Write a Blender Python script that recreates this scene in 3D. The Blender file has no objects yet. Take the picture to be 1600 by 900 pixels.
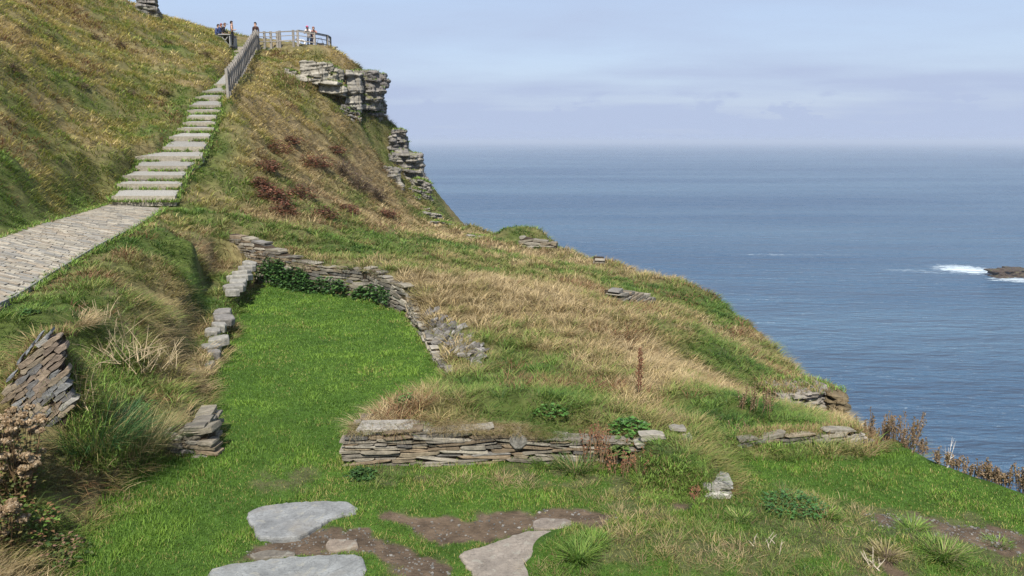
import bpy, math, random
import numpy as np
from mathutils import Vector, Matrix

# ---------------------------------------------------------------- camera, sky, sun
SC = bpy.context.scene
C = SC.collection
rng = np.random.default_rng(11)
random.seed(11)

FPX, PITCH, EYE = 1209.0, math.radians(10.8), 4.4
cam_d = bpy.data.cameras.new('camera'); cam = bpy.data.objects.new('camera', cam_d); C.objects.link(cam)
cam.location = (0, 0, EYE); cam.rotation_euler = (math.pi/2 - PITCH, 0, 0)
cam_d.sensor_width = 36; cam_d.lens = 36*FPX/1600
cam_d.clip_start = .1; cam_d.clip_end = 120000
SC.camera = cam

SUN_EL, SUN_AZ = math.radians(51), math.radians(-174)      # azimuth from +Y, clockwise positive
sdir = Vector((math.sin(SUN_AZ)*math.cos(SUN_EL), math.cos(SUN_AZ)*math.cos(SUN_EL), math.sin(SUN_EL)))
sd = bpy.data.lights.new('sun', 'SUN'); sun = bpy.data.objects.new('sun', sd); C.objects.link(sun)
sun.rotation_euler = sdir.to_track_quat('Z', 'Y').to_euler()
sd.energy = 3.6; sd.angle = math.radians(1.6); sd.color = (1.0, .945, .86)

W = bpy.data.worlds.new('World'); SC.world = W; W.use_nodes = True
nt = W.node_tree; N = nt.nodes; L = nt.links; N.clear()
wo = N.new('ShaderNodeOutputWorld'); bg = N.new('ShaderNodeBackground'); bg.inputs[1].default_value = .098
sky = N.new('ShaderNodeTexSky'); sky.sky_type = 'NISHITA'; sky.sun_disc = False
sky.sun_elevation = SUN_EL; sky.sun_rotation = SUN_AZ
sky.air_density = 1.0; sky.dust_density = 1.0; sky.ozone_density = 1.5; sky.altitude = 60
tc = N.new('ShaderNodeTexCoord')
def wmath(op, a, b=None, c=None):
    m = N.new('ShaderNodeMath'); m.operation = op
    for i, v in enumerate((a, b, c)):
        if v is None: continue
        if isinstance(v, (int, float)): m.inputs[i].default_value = v
        else: L.new(v, m.inputs[i])
    return m.outputs[0]
sep = N.new('ShaderNodeSeparateXYZ'); L.new(tc.outputs['Generated'], sep.inputs[0])
# thin veil of high cloud: noise in the plane of a cloud layer seen in perspective
den = wmath('MAXIMUM', wmath('ADD', sep.outputs[2], .10), .03)
comb = N.new('ShaderNodeCombineXYZ')
L.new(wmath('DIVIDE', sep.outputs[0], den), comb.inputs[0]); L.new(wmath('DIVIDE', sep.outputs[1], den), comb.inputs[1])
mp = N.new('ShaderNodeMapping'); mp.inputs['Scale'].default_value = (.55, .8, 1); mp.inputs['Location'].default_value = (3.1, 1.3, 0)
L.new(comb.outputs[0], mp.inputs[0])
no = N.new('ShaderNodeTexNoise'); no.inputs['Scale'].default_value = 1.0; no.inputs['Detail'].default_value = 6; no.inputs['Roughness'].default_value = .5
L.new(mp.outputs[0], no.inputs['Vector'])
cr = N.new('ShaderNodeMapRange'); cr.inputs[1].default_value = .36; cr.inputs[2].default_value = .72; cr.inputs[3].default_value = .0; cr.inputs[4].default_value = .62
cr.clamp = True; L.new(no.outputs[0], cr.inputs[0])
# small cumulus low over the horizon
mp2 = N.new('ShaderNodeMapping'); mp2.inputs['Scale'].default_value = (16, 16, 42); L.new(tc.outputs['Generated'], mp2.inputs[0])
no2 = N.new('ShaderNodeTexNoise'); no2.inputs['Scale'].default_value = 1; no2.inputs['Detail'].default_value = 5; no2.inputs['Roughness'].default_value = .55
L.new(mp2.outputs[0], no2.inputs['Vector'])
c2 = N.new('ShaderNodeMapRange'); c2.inputs[1].default_value = .56; c2.inputs[2].default_value = .74; c2.inputs[4].default_value = .5; L.new(no2.outputs[0], c2.inputs[0])
band = wmath('MULTIPLY', wmath('SMOOTH_MIN', wmath('MULTIPLY', wmath('MAXIMUM', wmath('SUBTRACT', sep.outputs[2], .012), 0), 60), 1, .1),
             wmath('MAXIMUM', wmath('SUBTRACT', 1, wmath('MULTIPLY', wmath('ABSOLUTE', wmath('SUBTRACT', sep.outputs[2], .035)), 38)), 0))
cum = wmath('MULTIPLY', c2.outputs[0], band)
low = wmath('POWER', wmath('SUBTRACT', 1, wmath('MINIMUM', wmath('ABSOLUTE', sep.outputs[2]), 1)), 7)      # the veil thickens towards the horizon
tot = wmath('MINIMUM', wmath('ADD', wmath('MULTIPLY', low, .5), wmath('ADD', wmath('ADD', wmath('MULTIPLY', cr.outputs[0], .4), cum), .5)), 1)
mx = N.new('ShaderNodeMix'); mx.data_type = 'RGBA'
L.new(tot, mx.inputs['Factor']); L.new(sky.outputs[0], mx.inputs['A']); mx.inputs['B'].default_value = (2.45, 2.9, 3.95, 1)
L.new(mx.outputs['Result'], bg.inputs[0]); L.new(bg.outputs[0], wo.inputs[0])

SC.view_settings.view_transform = 'Standard'; SC.view_settings.look = 'None'
SC.view_settings.exposure = 1.0; SC.view_settings.gamma = 1; SC.view_settings.use_curve_mapping = False
SC.cycles.max_bounces = 6; SC.cycles.diffuse_bounces = 3; SC.cycles.glossy_bounces = 2
SC.cycles.transmission_bounces = 2; SC.cycles.transparent_max_bounces = 6; SC.cycles.caustics_reflective = False; SC.cycles.caustics_refractive = False
SC.cycles.use_denoising = True; SC.cycles.denoiser = 'OPENIMAGEDENOISE'; SC.cycles.denoising_input_passes = 'RGB_ALBEDO_NORMAL'; SC.cycles.denoising_prefilter = 'NONE'

# ---------------------------------------------------------------- helpers
def px2w(px, py, Y=None, z=None):
    a = (px-800)/FPX; b = (450-py)/FPX
    y = math.cos(PITCH)+b*math.sin(PITCH); zz = -math.sin(PITCH)+b*math.cos(PITCH)
    t = (Y/y) if Y is not None else (z-EYE)/zz
    return np.array([a*t, y*t, EYE+zz*t])

def _h(ix, iy, iz=0, seed=0):
    n = (ix.astype(np.int64)*374761393 + iy.astype(np.int64)*668265263 + np.int64(iz)*np.int64(2147483647 % 982451653) + seed*974634777) & 0xffffffff
    n = ((n ^ (n >> 13))*1274126177) & 0xffffffff
    n = ((n ^ (n >> 16))*2246822519) & 0xffffffff
    return ((n ^ (n >> 15)) & 0xffff)/65535.0
def vnoise(x, y, seed=0):
    x = np.asarray(x, float); y = np.asarray(y, float)
    ix = np.floor(x); iy = np.floor(y); fx = x-ix; fy = y-iy
    fx = fx*fx*(3-2*fx); fy = fy*fy*(3-2*fy)
    a = _h(ix, iy, 0, seed); b = _h(ix+1, iy, 0, seed); c = _h(ix, iy+1, 0, seed); d = _h(ix+1, iy+1, 0, seed)
    return (a*(1-fx)+b*fx)*(1-fy)+(c*(1-fx)+d*fx)*fy
def fbm(x, y, seed=0, oct=4, rough=.5):
    s = 0; a = 1; t = 0
    for i in range(oct):
        s = s+a*vnoise(x*2**i+17.3*i, y*2**i-9.1*i, seed+i); t += a; a *= rough
    return s/t
def sstep(a, b, x):
    t = np.clip((x-a)/(b-a), 0, 1); return t*t*(3-2*t)

def mesh_np(name, V, faces_flat, sizes, mats, col=None, smooth=False, midx=None):
    me = bpy.data.meshes.new(name)
    V = np.asarray(V, np.float32); ff = np.asarray(faces_flat, np.int32); sz = np.asarray(sizes, np.int32)
    me.vertices.add(len(V)); me.vertices.foreach_set('co', V.ravel())
    me.loops.add(len(ff)); me.loops.foreach_set('vertex_index', ff)
    me.polygons.add(len(sz)); st = np.zeros(len(sz), np.int32); st[1:] = np.cumsum(sz)[:-1]
    me.polygons.foreach_set('loop_start', st); me.polygons.foreach_set('loop_total', sz)
    if midx is not None: me.polygons.foreach_set('material_index', np.asarray(midx, np.int32))
    me.polygons.foreach_set('use_smooth', np.full(len(sz), smooth))
    me.update(calc_edges=True)
    if col is not None:
        at = me.color_attributes.new('col', 'FLOAT_COLOR', 'POINT')
        c4 = np.ones((len(V), 4), np.float32); c4[:, :3] = col
        at.data.foreach_set('color', c4.ravel())
    for m in (mats if isinstance(mats, (list, tuple)) else [mats]): me.materials.append(m)
    return me
def link(name, me, parent=None, loc=None, rot=None):
    o = bpy.data.objects.new(name, me); C.objects.link(o)
    if loc is not None: o.location = loc
    if rot is not None: o.rotation_euler = rot
    if parent is not None: o.parent = parent
    return o
def tag(o, label=None, cat=None, group=None, kind=None):
    if label: o['label'] = label
    if cat: o['category'] = cat
    if group: o['group'] = group
    if kind: o['kind'] = kind
    return o
def empty(name, loc=(0, 0, 0), rz=0):
    o = bpy.data.objects.new(name, None); C.objects.link(o); o.location = loc; o.rotation_euler = (0, 0, rz); o.empty_display_size = .2
    return o

class MB:
    """collects polygons with a colour per vertex"""
    def __init__(s): s.v = []; s.f = []; s.c = []; s.m = []
    def add(s, verts, faces, col=(.3, .3, .3), mi=0):
        b = len(s.v); s.v += [tuple(p) for p in verts]; s.f += [[b+i for i in f] for f in faces]
        if len(col) == 3 and not hasattr(col[0], '__len__'): s.c += [tuple(col)]*len(verts)
        else: s.c += [tuple(c) for c in col]
        s.m += [mi]*len(faces)
    def box(s, c, half, R=None, col=(.3, .3, .3), mi=0, jit=0):
        vs = []
        for sx in (-1, 1):
            for sy in (-1, 1):
                for sz in (-1, 1):
                    p = Vector((sx*half[0]+random.uniform(-jit, jit), sy*half[1]+random.uniform(-jit, jit), sz*half[2]+random.uniform(-jit, jit)))
                    if R is not None: p = R @ p
                    vs.append((p.x+c[0], p.y+c[1], p.z+c[2]))
        s.add(vs, [(0, 1, 3, 2), (4, 6, 7, 5), (0, 4, 5, 1), (2, 3, 7, 6), (0, 2, 6, 4), (1, 5, 7, 3)], col, mi)
    def bar(s, a, b, w, h=None, col=(.3, .3, .3), mi=0, up=(0, 0, 1)):
        a = Vector(a); b = Vector(b); h = h or w; d = (b-a); ln = d.length; d = d/ln
        u = Vector(up); x = d.cross(u)
        if x.length < 1e-3: x = Vector((1, 0, 0))
        x.normalize(); y = x.cross(d).normalized()
        vs = [tuple(p+x*i*w/2+y*j*h/2) for p in (a, b) for i, j in ((-1, -1), (1, -1), (1, 1), (-1, 1))]
        s.add(vs, [(0, 3, 2, 1), (4, 5, 6, 7), (0, 1, 5, 4), (1, 2, 6, 5), (2, 3, 7, 6), (3, 0, 4, 7)], col, mi)
    def tube(s, pts, rad, n=6, col=(.3, .3, .3), mi=0):
        pts = [Vector(p) for p in pts]; rings = []
        if not hasattr(rad, '__len__'): rad = [rad]*len(pts)
        for i, p in enumerate(pts):
            d = (pts[min(i+1, len(pts)-1)]-pts[max(i-1, 0)]).normalized()
            x = d.cross(Vector((.3, .2, .93)))
            x = x.normalized() if x.length > 1e-3 else Vector((1, 0, 0)); y = d.cross(x).normalized()
            rings.append([tuple(p+(x*math.cos(2*math.pi*k/n)+y*math.sin(2*math.pi*k/n))*rad[i]) for k in range(n)])
        vs = [q for r in rings for q in r]; fs = []
        for i in range(len(pts)-1):
            for k in range(n):
                fs.append((i*n+k, i*n+(k+1) % n, (i+1)*n+(k+1) % n, (i+1)*n+k))
        fs.append(tuple(range(n))[::-1]); fs.append(tuple((len(pts)-1)*n+k for k in range(n)))
        s.add(vs, fs, col, mi)
    def build(s, name, mats, parent=None, smooth=False, loc=None, rot=None):
        ff = [i for f in s.f for i in f]; sz = [len(f) for f in s.f]
        me = mesh_np(name, s.v, ff, sz, mats, np.array(s.c), smooth, s.m)
        return link(name, me, parent, loc, rot)

# ---------------------------------------------------------------- materials
def new_mat(name):
    m = bpy.data.materials.new(name); m.use_nodes = True; n = m.node_tree.nodes; l = m.node_tree.links
    return m, n, l, n['Principled BSDF']
def mat_col(name, rough=.8, nscale=6, namp=.35, bump=.3, bscale=25, detail=6, spec=.3, transl=0, bdist=.02):
    """vertex colour x fractal noise, with a fractal bump"""
    m, n, l, P = new_mat(name)
    a = n.new('ShaderNodeAttribute'); a.attribute_name = 'col'
    t = n.new('ShaderNodeTexCoord')
    s = n.new('ShaderNodeTexNoise'); s.inputs['Scale'].default_value = nscale; s.inputs['Detail'].default_value = detail; s.inputs['Roughness'].default_value = .65
    l.new(t.outputs['Object'], s.inputs['Vector'])
    r = n.new('ShaderNodeMapRange'); r.inputs[1].default_value = .25; r.inputs[2].default_value = .75; r.inputs[3].default_value = 1-namp; r.inputs[4].default_value = 1+namp
    l.new(s.outputs[0], r.inputs[0])
    x = n.new('ShaderNodeVectorMath'); x.operation = 'SCALE'; l.new(a.outputs['Color'], x.inputs[0]); l.new(r.outputs[0], x.inputs['Scale'])
    l.new(x.outputs[0], P.inputs['Base Color']); P.inputs['Roughness'].default_value = rough; P.inputs['Specular IOR Level'].default_value = spec
    if bump:
        s2 = n.new('ShaderNodeTexNoise'); s2.inputs['Scale'].default_value = bscale; s2.inputs['Detail'].default_value = 8; s2.inputs['Roughness'].default_value = .6
        l.new(t.outputs['Object'], s2.inputs['Vector'])
        b = n.new('ShaderNodeBump'); b.inputs['Strength'].default_value = bump; b.inputs['Distance'].default_value = bdist
        l.new(s2.outputs[0], b.inputs['Height']); l.new(b.outputs[0], P.inputs['Normal'])
    if transl:
        T = n.new('ShaderNodeBsdfTranslucent'); l.new(x.outputs[0], T.inputs[0]); M = n.new('ShaderNodeMixShader'); M.inputs[0].default_value = transl
        o = n['Material Output']; l.new(P.outputs[0], M.inputs[1]); l.new(T.outputs[0], M.inputs[2]); l.new(M.outputs[0], o.inputs[0])
    return m
M_GRASS = mat_col('grass_blades', rough=.55, namp=.0, bump=0, transl=.3, spec=.25)
M_LEAF = mat_col('leaves', rough=.5, nscale=9, namp=.2, bump=0, transl=.25, spec=.3)
M_DRY = mat_col('dry_stalks', rough=.85, nscale=20, namp=.2, bump=.2, spec=.1)
M_SOIL = mat_col('turf_and_soil', rough=.95, nscale=5, namp=.45, bump=.9, bscale=14, spec=.1, bdist=.05)
M_ROCK = mat_col('slate_rock', rough=.85, nscale=2.2, namp=.5, bump=.9, bscale=5, spec=.25, bdist=.08)
M_STONE = mat_col('wall_slate', rough=.82, nscale=9, namp=.42, bump=.8, bscale=22, spec=.25, bdist=.02)
M_SLAB = mat_col('paving_slate', rough=.75, nscale=2.6, namp=.55, bump=1.0, bscale=7, detail=12, spec=.25, bdist=.03)
M_WOOD = mat_col('weathered_oak', rough=.85, nscale=14, namp=.3, bump=.4, bscale=40, spec=.15, bdist=.01)
M_CLOTH = mat_col('clothing', rough=.9, nscale=14, namp=.12, bump=.2, bscale=60, spec=.1)
# ---------------------------------------------------------------- terrain height
ctl = []
def cy(px, py, Y): ctl.append(px2w(px, py, Y=Y))
def cz(px, py, z): ctl.append(px2w(px, py, z=z))
def cw(x, y, z): ctl.append(np.array([x, y, z]))
# left hill
for a in [(180,0,52),(245,28,54),(310,50,56),(350,65,57.5),(0,0,39),(0,150,29),(0,250,24),(0,310,21.5),(100,100,37),(100,200,31),(100,290,27),
          (200,100,43),(200,200,35),(300,100,47),(296,165,39.5),(250,60,50),(335,100,48),(80,30,44),(0,80,32)]: cy(*a)
for a in [(-45,50,25),(-30,15,9.5),(-20,4,6.5),(-12,0,3.8),(-26,75,13.5),(-16,72,11.2),(-20,85,11.5),(-60,20,20),(-60,70,26),(-40,95,16),(-34,62,15.2)]: cw(*a)
# path, stair line
PATH_R = [(-30,488,1.65),(20,465,1.7),(75,430,1.8),(150,385,1.95),(215,352,2.05),(255,325,2.09)]
PATH_L = [(-300,415,1.75),(-120,395,1.85),(0,372,1.95),(60,352,2.03),(120,335,2.07),(172,319,2.09)]
SZ0, SY0 = 2.1, 27.2
S1, YB, S2, YT = .35, 40.0, .25, 56.5
def stair_z(Y): 
    Y = np.asarray(Y, float)
    return np.where(Y < YB, SZ0+(Y-SY0)*S1, SZ0+(YB-SY0)*S1+(Y-YB)*S2)
def stair_Y(py):
    ys = np.linspace(SY0-.5, 60, 4000); b = (450-py)/FPX
    t = (-math.sin(PITCH)+b*math.cos(PITCH))/(math.cos(PITCH)+b*math.sin(PITCH))
    return float(ys[np.argmin(np.abs(EYE+ys*t-stair_z(ys)))])
for px, py in [(225,315),(262,259),(300,212),(318,172),(335,142),(345,125),(362,100),(378,80)]: cy(px, py, stair_Y(py))
# bank between path and enclosure
for a in [(255,360,1.9),(330,330,1.95),(335,400,1.25),(300,435,1.25),(250,410,1.65),(150,430,1.7),(200,470,1.5),(100,480,1.6),(275,500,.9),
          (250,560,.7),(100,510,1.5),(130,560,1.0),(120,620,.7),(200,620,.45),(260,650,.38),(150,700,.2),(150,660,.5),(128,630,.66),(150,600,.78),(122,590,.85),(0,575,1.4),(0,700,.85),
          (60,780,.4),(0,840,.3),(60,900,.15),(150,800,.06),(0,520,1.6)]: cz(*a)
for a in [(-8.5,9,1.35),(-8.5,6,1.3),(-6.2,4.5,1.2),(-12,9,1.7)]: cw(*a)
for a in [(18,598,9.3),(45,556,9.45),(80,516,9.65),(98,518,9.7),(28,690,8.8),(68,682,8.9),(110,660,9.2),(0,620,9.2)]: cy(*a)
# ledge on the left side of the room and the trench behind it
for a in [(378,412,.75),(368,448,.6),(350,490,.5),(335,525,.38),(322,560,.25),(310,590,.12),(345,440,.45),(330,480,.4),(312,530,.3),(295,575,.25)]: cz(*a)
# back wall top and the slope behind it
for a in [(350,362,25.8),(420,388,25),(470,402,24),(560,415,22.2),(632,434,20.6),(400,350,27),(500,380,26.5),(600,405,24.5)]: cy(*a)
# right wall top, mound, front wall top
for a in [(660,470,18.8),(700,500,17.6),(755,530,16),(720,580,14.2),(690,600,13.2),(640,610,12.6),(560,645,11.3),(560,672,10.35),(650,672,10.3),(750,672,10.35),
          (850,680,10.4),(940,690,10.5),(1040,672,10.9),(800,600,12.9),(900,600,13.1),(800,500,18.2),(900,500,18.6),(1000,500,20),(1000,600,13.5),(1100,600,15.3),(1232,650,17.3),(1262,652,16.6),(1205,650,16.3),
          (1100,530,20),(700,430,26),(800,430,27),(900,430,29),(1000,460,27),(760,380,38),(850,400,37),(1000,430,33.5),(1100,490,26.5),(1205,597,19.2),(1180,570,20),
          (1000,650,11.6),(1100,640,12.6),(1200,640,13.4),(1150,678,11.2),(1250,680,11.5),(1330,688,11.6),(1270,657,13.6)]: cy(*a)
for a in [(1060,705,.42),(1100,725,.32),(1040,745,.34),(1000,700,.42),(1075,765,.24),(1115,752,.26)]: cz(*a)
# slope up to the headland
for a in [(350,152,39.2),(360,140,41.5),(373,125,45.5),(392,97,52.5),(402,79,56.8),(345,160,38.3)]: cy(*a)
for a in [(370,200,36.5),(400,300,32),(350,340,28),(400,150,43),(450,250,40),(500,200,48),(500,300,37),(560,200,53),(600,250,54),(630,300,52),(600,350,39),
          (600,330,45),(680,370,42),(430,100,54),(500,100,57),(540,95,58.5),(450,130,51),(560,140,56.5),(410,76,57.5),(515,76,58.5),(460,74,58.2),(560,300,42),(420,200,41)]: cy(*a)
# rim of the land (to the sea); shape of the land seen against the water
RIM_PX = [(1700,830,8.6),(1600,768,9.35),(1520,742,9.8),(1440,720,10.5),(1350,690,12.0),(1310,662,15.0),(1298,640,18.5),(1240,583,22),(1180,518,26),(1110,462,30),
          (1000,428,34),(905,398,38),(880,388,40),(820,375,43),(745,362,47),(700,352,50),(672,318,53.5),(655,290,55),(640,245,57),(622,200,58),(600,180,58.5),(588,160,59),(575,125,59.5),(545,90,60),(515,77,60.5)]
RIM = [px2w(a, b, Y=c) for a, b, c in RIM_PX]
for r in RIM: ctl.append(r)
RIM = [np.array([9.5,-14,1.0]), np.array([8.6,2,.4])]+[r for r in RIM]+[np.array([-17.5,66,11.1]), np.array([-20,76,11.2]), np.array([-30,100,12]), np.array([-60,118,16]), np.array([-110,125,20])]
RIM = np.array(RIM)
cw(8.6,2,.9); cw(9.5,-14,1.2); cw(-30,100,12); cw(-60,118,16); cw(-80,60,28); cw(-60,-20,12); cw(-20,-15,6); cw(0,-10,4)
P_ = np.array(ctl)
def _phi(r2): return np.sqrt(r2+.36)
_n = len(P_)
_A = _phi(((P_[:, None, :2]-P_[None, :, :2])**2).sum(-1))
_A = np.block([[_A-np.eye(_n)*.02, np.ones((_n, 1)), P_[:, :2]], [np.ones((1, _n)), np.zeros((1, 3))], [P_[:, :2].T, np.zeros((2, 3))]])
_w = np.linalg.lstsq(_A, np.concatenate([P_[:, 2], np.zeros(3)]), rcond=None)[0]
def base_h(x, y):
    x = np.asarray(x, float); y = np.asarray(y, float); sh = x.shape; x = x.ravel(); y = y.ravel(); out = np.empty(len(x))
    for i in range(0, len(x), 40000):
        a = x[i:i+40000]; b = y[i:i+40000]
        k = _phi((a[:, None]-P_[None, :, 0])**2+(b[:, None]-P_[None, :, 1])**2)
        out[i:i+40000] = k @ _w[:_n]+_w[_n]+_w[_n+1]*a+_w[_n+2]*b
    return out.reshape(sh)

def seg_dist(x, y, poly, closed=True):
    """distance to a polyline, index of nearest segment and parameter"""
    best = np.full(x.shape, 1e9); bi = np.zeros(x.shape, int); bt = np.zeros(x.shape)
    n = len(poly)
    for i in range(n if closed else n-1):
        a = poly[i]; b = poly[(i+1) % n]; d = (b[0]-a[0], b[1]-a[1]); l2 = d[0]**2+d[1]**2+1e-12
        t = np.clip(((x-a[0])*d[0]+(y-a[1])*d[1])/l2, 0, 1)
        q = np.hypot(x-a[0]-t*d[0], y-a[1]-t*d[1]); m = q < best
        best = np.where(m, q, best); bi = np.where(m, i, bi); bt = np.where(m, t, bt)
    return best, bi, bt
def inside(x, y, poly):
    r = np.zeros(x.shape, bool); n = len(poly); j = n-1
    for i in range(n):
        xi, yi = poly[i][0], poly[i][1]; xj, yj = poly[j][0], poly[j][1]
        if yi != yj:
            r ^= ((yi > y) != (yj > y)) & (x < (xj-xi)*(y-yi)/(yj-yi)+xi)
        j = i
    return r
def sdist(x, y, poly):
    d, _, _ = seg_dist(x, y, poly); return np.where(inside(x, y, poly), -d, d)

_st = [(315,174,276),(287,187,281),(274,192,287),(259,211,296),(244,216,312),(229,255,320),(213,265,327),(200,280,332),(191,288,335),(182,293,338),(172,294,343),(164,300,343),(151,306,345),(142,320,349),(131,335,352),(94,365,381),(79,366,387),(74,367,395)]
_st[0] = (306,174,276)
ST_Y = np.array([stair_Y(s[0]) for s in _st]); _k = np.array([math.cos(PITCH)+(450-s[0])/FPX*math.sin(PITCH) for s in _st])
ST_L = np.array([(s[1]-800)/FPX for s in _st])*ST_Y/_k; ST_R = np.array([(s[2]-800)/FPX for s in _st])*ST_Y/_k
def wz(px, py, z=0.): return px2w(px, py, z=z)[:2]
ROOM = [wz(400,443), wz(500,458), wz(575,468), wz(634,492), wz(662,535), wz(690,584), np.array([-1.75,12.3]), np.array([-2.2,11.4])]
FRONT = [wz(536,712), wz(548,730), wz(700,722), wz(820,717), wz(900,718), wz(985,735), wz(1010,768), wz(1060,787), wz(1148,787), wz(1150,760), wz(1125,722),
         wz(1160,712), wz(1250,712), wz(1345,708), np.array([5.9,11.2])]
OUTER = [np.array([8,10.5]), np.array([12,6]), np.array([12,-2]), np.array([-2,-2]), wz(60,960), wz(110,860), wz(170,780), wz(235,728), wz(285,715), wz(326,707)]
LEFT = [wz(327,655), wz(322,605), wz(345,565), wz(362,525), wz(372,490), wz(392,455)]
LOW = ROOM+FRONT+OUTER+LEFT
PATH_RW = [px2w(a, b, z=c) for a, b, c in PATH_R]; PATH_LW = [px2w(a, b, z=c) for a, b, c in PATH_L]
PATH_POLY = PATH_RW+PATH_LW[::-1]
TRENCH = [px2w(a, b, z=c)[:2] for a, b, c in [(346,408,.62),(398,409,.66),(392,440,.5),(352,470,.42),(335,500,.36),(318,545,.26),(300,592,.12),(288,592,.12),(296,545,.26),(312,490,.4),(326,440,.5)]]
def trench_h(y): return np.interp(y, [13.5, 25], [.08, .60])
def low_h(x, y):
    z = -.035*np.clip(x-2.6, 0, 5)*sstep(2.4, 3.4, x)
    z = z+sstep(6.9, 1.5, y)*2.3*np.clip(1-np.abs(x)/14, .3, 1)
    for gx, gy, r, a in HUMPS: z = z+a*np.exp(-((x-gx)**2+(y-gy)**2)/r**2)
    z = z+(fbm(x*1.1, y*1.1, 5)-.5)*.10
    return z
HUMPS = []
def hump(px, py, r, a): p = wz(px, py, 0); HUMPS.append((p[0], p[1], r, a))
hump(1240, 800, .55, .16); hump(1000, 850, .6, .10); hump(1440, 860, .5, .2); hump(1300, 870, .7, .12); hump(690, 840, .5, -.06); hump(1150, 880, .5, .1); hump(880, 862, .35, .12)
BUMPS = [(*px2w(62,650,Y=9.0)[:2]+np.array([.05,-.12]), .55, .32, -.38) if False else (float(px2w(66,650,Y=9.0)[0])+.05, float(px2w(66,650,Y=9.0)[1])-.10, .3, .3, .0), (*px2w(850,650,Y=11.4)[:2], 1.5, .55, .26), (*px2w(640,640,Y=11.2)[:2], .7, .5, .12), (*px2w(960,672,Y=10.9)[:2], .6, .4, .12), (*px2w(822,386,Y=42)[:2], 1.9, 1.6, .62), (*px2w(955,425,Y=34.5)[:2], 1.0, 1.2, .22), (*px2w(1050,450,Y=31)[:2], .9, 1.2, .25), (*px2w(1085,465,Y=29.5)[:2], .8, .9, .2), (*px2w(730,368,Y=46)[:2], 1.2, 1.5, .3),
         (*px2w(1180,660,Y=12.6)[:2], .7, .7, .16), (*px2w(1120,650,Y=12.4)[:2], .6, .7, .15), (*px2w(1290,678,Y=12.1)[:2], .5, .5, .1)]
def height(x, y, micro=True):
    x = np.asarray(x, float); y = np.asarray(y, float)
    b = base_h(x, y)
    # rough ground
    d = np.hypot(x, y)
    if micro:
        amp = .05+.26*sstep(18, 45, d)
        b = b+(fbm(x*.9, y*.9, 31, 3)-.5)*amp*1.6+(fbm(x*2.4, y*2.4, 41, 2)-.5)*(.20+.12*sstep(12, 30, d))
    wt = sstep(.30, .05, sdist(x, y, TRENCH)); b = b*(1-wt)+np.minimum(b, trench_h(y)+.06*(fbm(x*2, y*2, 35, 2)-.5))*wt
    for gx, gy, rx_, ry_, a in BUMPS: b = b+a*np.exp(-(np.abs((x-gx)/rx_)**3+np.abs((y-gy)/ry_)**3))
    dl = sdist(x, y, LOW)
    w = sstep(.26, .12, dl)
    # soft left foreground edge
    soft = sstep(-4.7, -5.2, x)*sstep(12.0, 10.5, y)
    w = w*(1-soft)+soft*sstep(.5, -.3, dl)
    z = b*(1-w)+low_h(x, y)*w
    # path bed
    dp = sdist(x, y, PATH_POLY)
    dd, bi, bt = seg_dist(x, y, PATH_RW, False)
    zr = np.array([p[2] for p in PATH_RW]); zp = zr[bi]*(1-bt)+zr[np.minimum(bi+1, len(zr)-1)]*bt
    wp = sstep(np.where(z > zp, 1.7, .4), .0, dp); z = z*(1-wp)+(zp-.09)*wp
    xl = np.interp(y, ST_Y, ST_L); xr = np.interp(y, ST_Y, ST_R); ds = np.maximum(xl-x, x-xr); ws = sstep(.5, .0, ds)*sstep(SY0-.6, SY0, y)*sstep(YT+3, YT+1, y)
    z = np.where(z > stair_z(y)-.35, z*(1-ws)+(stair_z(y)-.38)*ws, z)
    # drop to the sea
    out = ~inside(x, y, LAND)
    do, oi, ot = seg_dist(x, y, RIM, False)
    ez = RIM[:, 2][oi]*(1-ot)+RIM[:, 2][np.minimum(oi+1, len(RIM)-1)]*ot
    do = np.where(out, do, 0)
    rough = (fbm(x*.25, y*.25, 77, 4)-.5)
    drop = do*(1.0+.5*rough)+.35*np.minimum(do, 3)+ (1-np.exp(-do*1.5))*.3
    zo = np.maximum(ez-drop+rough*np.minimum(do, 8)*.5, -75)
    k = sstep(0, .8, do)
    z = np.where(out, z*(1-k)+zo*k if False else np.minimum(z*(1-k)+zo*k, z), z)
    return z
LAND = list(RIM)+[np.array([-140, 130, 0]), np.array([-140, -60, 0]), np.array([9.5, -60, 0])]
def hit(px, py, y0=6.0, y1=75.0):
    a = (px-800)/FPX; b = (450-py)/FPX
    y = math.cos(PITCH)+b*math.sin(PITCH); zz = -math.sin(PITCH)+b*math.cos(PITCH)
    Y = np.exp(np.linspace(math.log(y0), math.log(y1), 1200)); t = Y/y
    h = height(a*t, Y); r = EYE+zz*t
    i = np.argmax(r < h) if (r < h).any() else len(Y)-1
    return np.array([a*t[i], Y[i], h[i]])
def ground(x, y): return float(height(np.array([x]), np.array([y]))[0])

# ---------------------------------------------------------------- terrain mesh: rings, finer near the viewpoint
def ring_grid():
    az = np.radians(np.concatenate([np.linspace(-180, -50, 90)[:-1], np.linspace(-50, 44, 780)[:-1], np.linspace(44, 180, 90)[:-1]]))
    r = np.concatenate([[.05, .5, 1, 2, 3, 4, 5], np.exp(np.linspace(math.log(5.6), math.log(78), 560)), np.exp(np.linspace(math.log(80), math.log(210), 60))])
    return az, r
az, rr = ring_grid()
A2, R2 = np.meshgrid(az, rr); GX = R2*np.sin(A2); GY = R2*np.cos(A2)
GZ = height(GX, GY)
nr, na = GX.shape
V = np.stack([GX.ravel(), GY.ravel(), GZ.ravel()], 1)
i, j = np.meshgrid(np.arange(nr-1), np.arange(na), indexing='ij'); j2 = (j+1) % na
Q = np.stack([i*na+j, i*na+j2, (i+1)*na+j2, (i+1)*na+j], -1).reshape(-1, 4)[:, ::-1]
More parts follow.
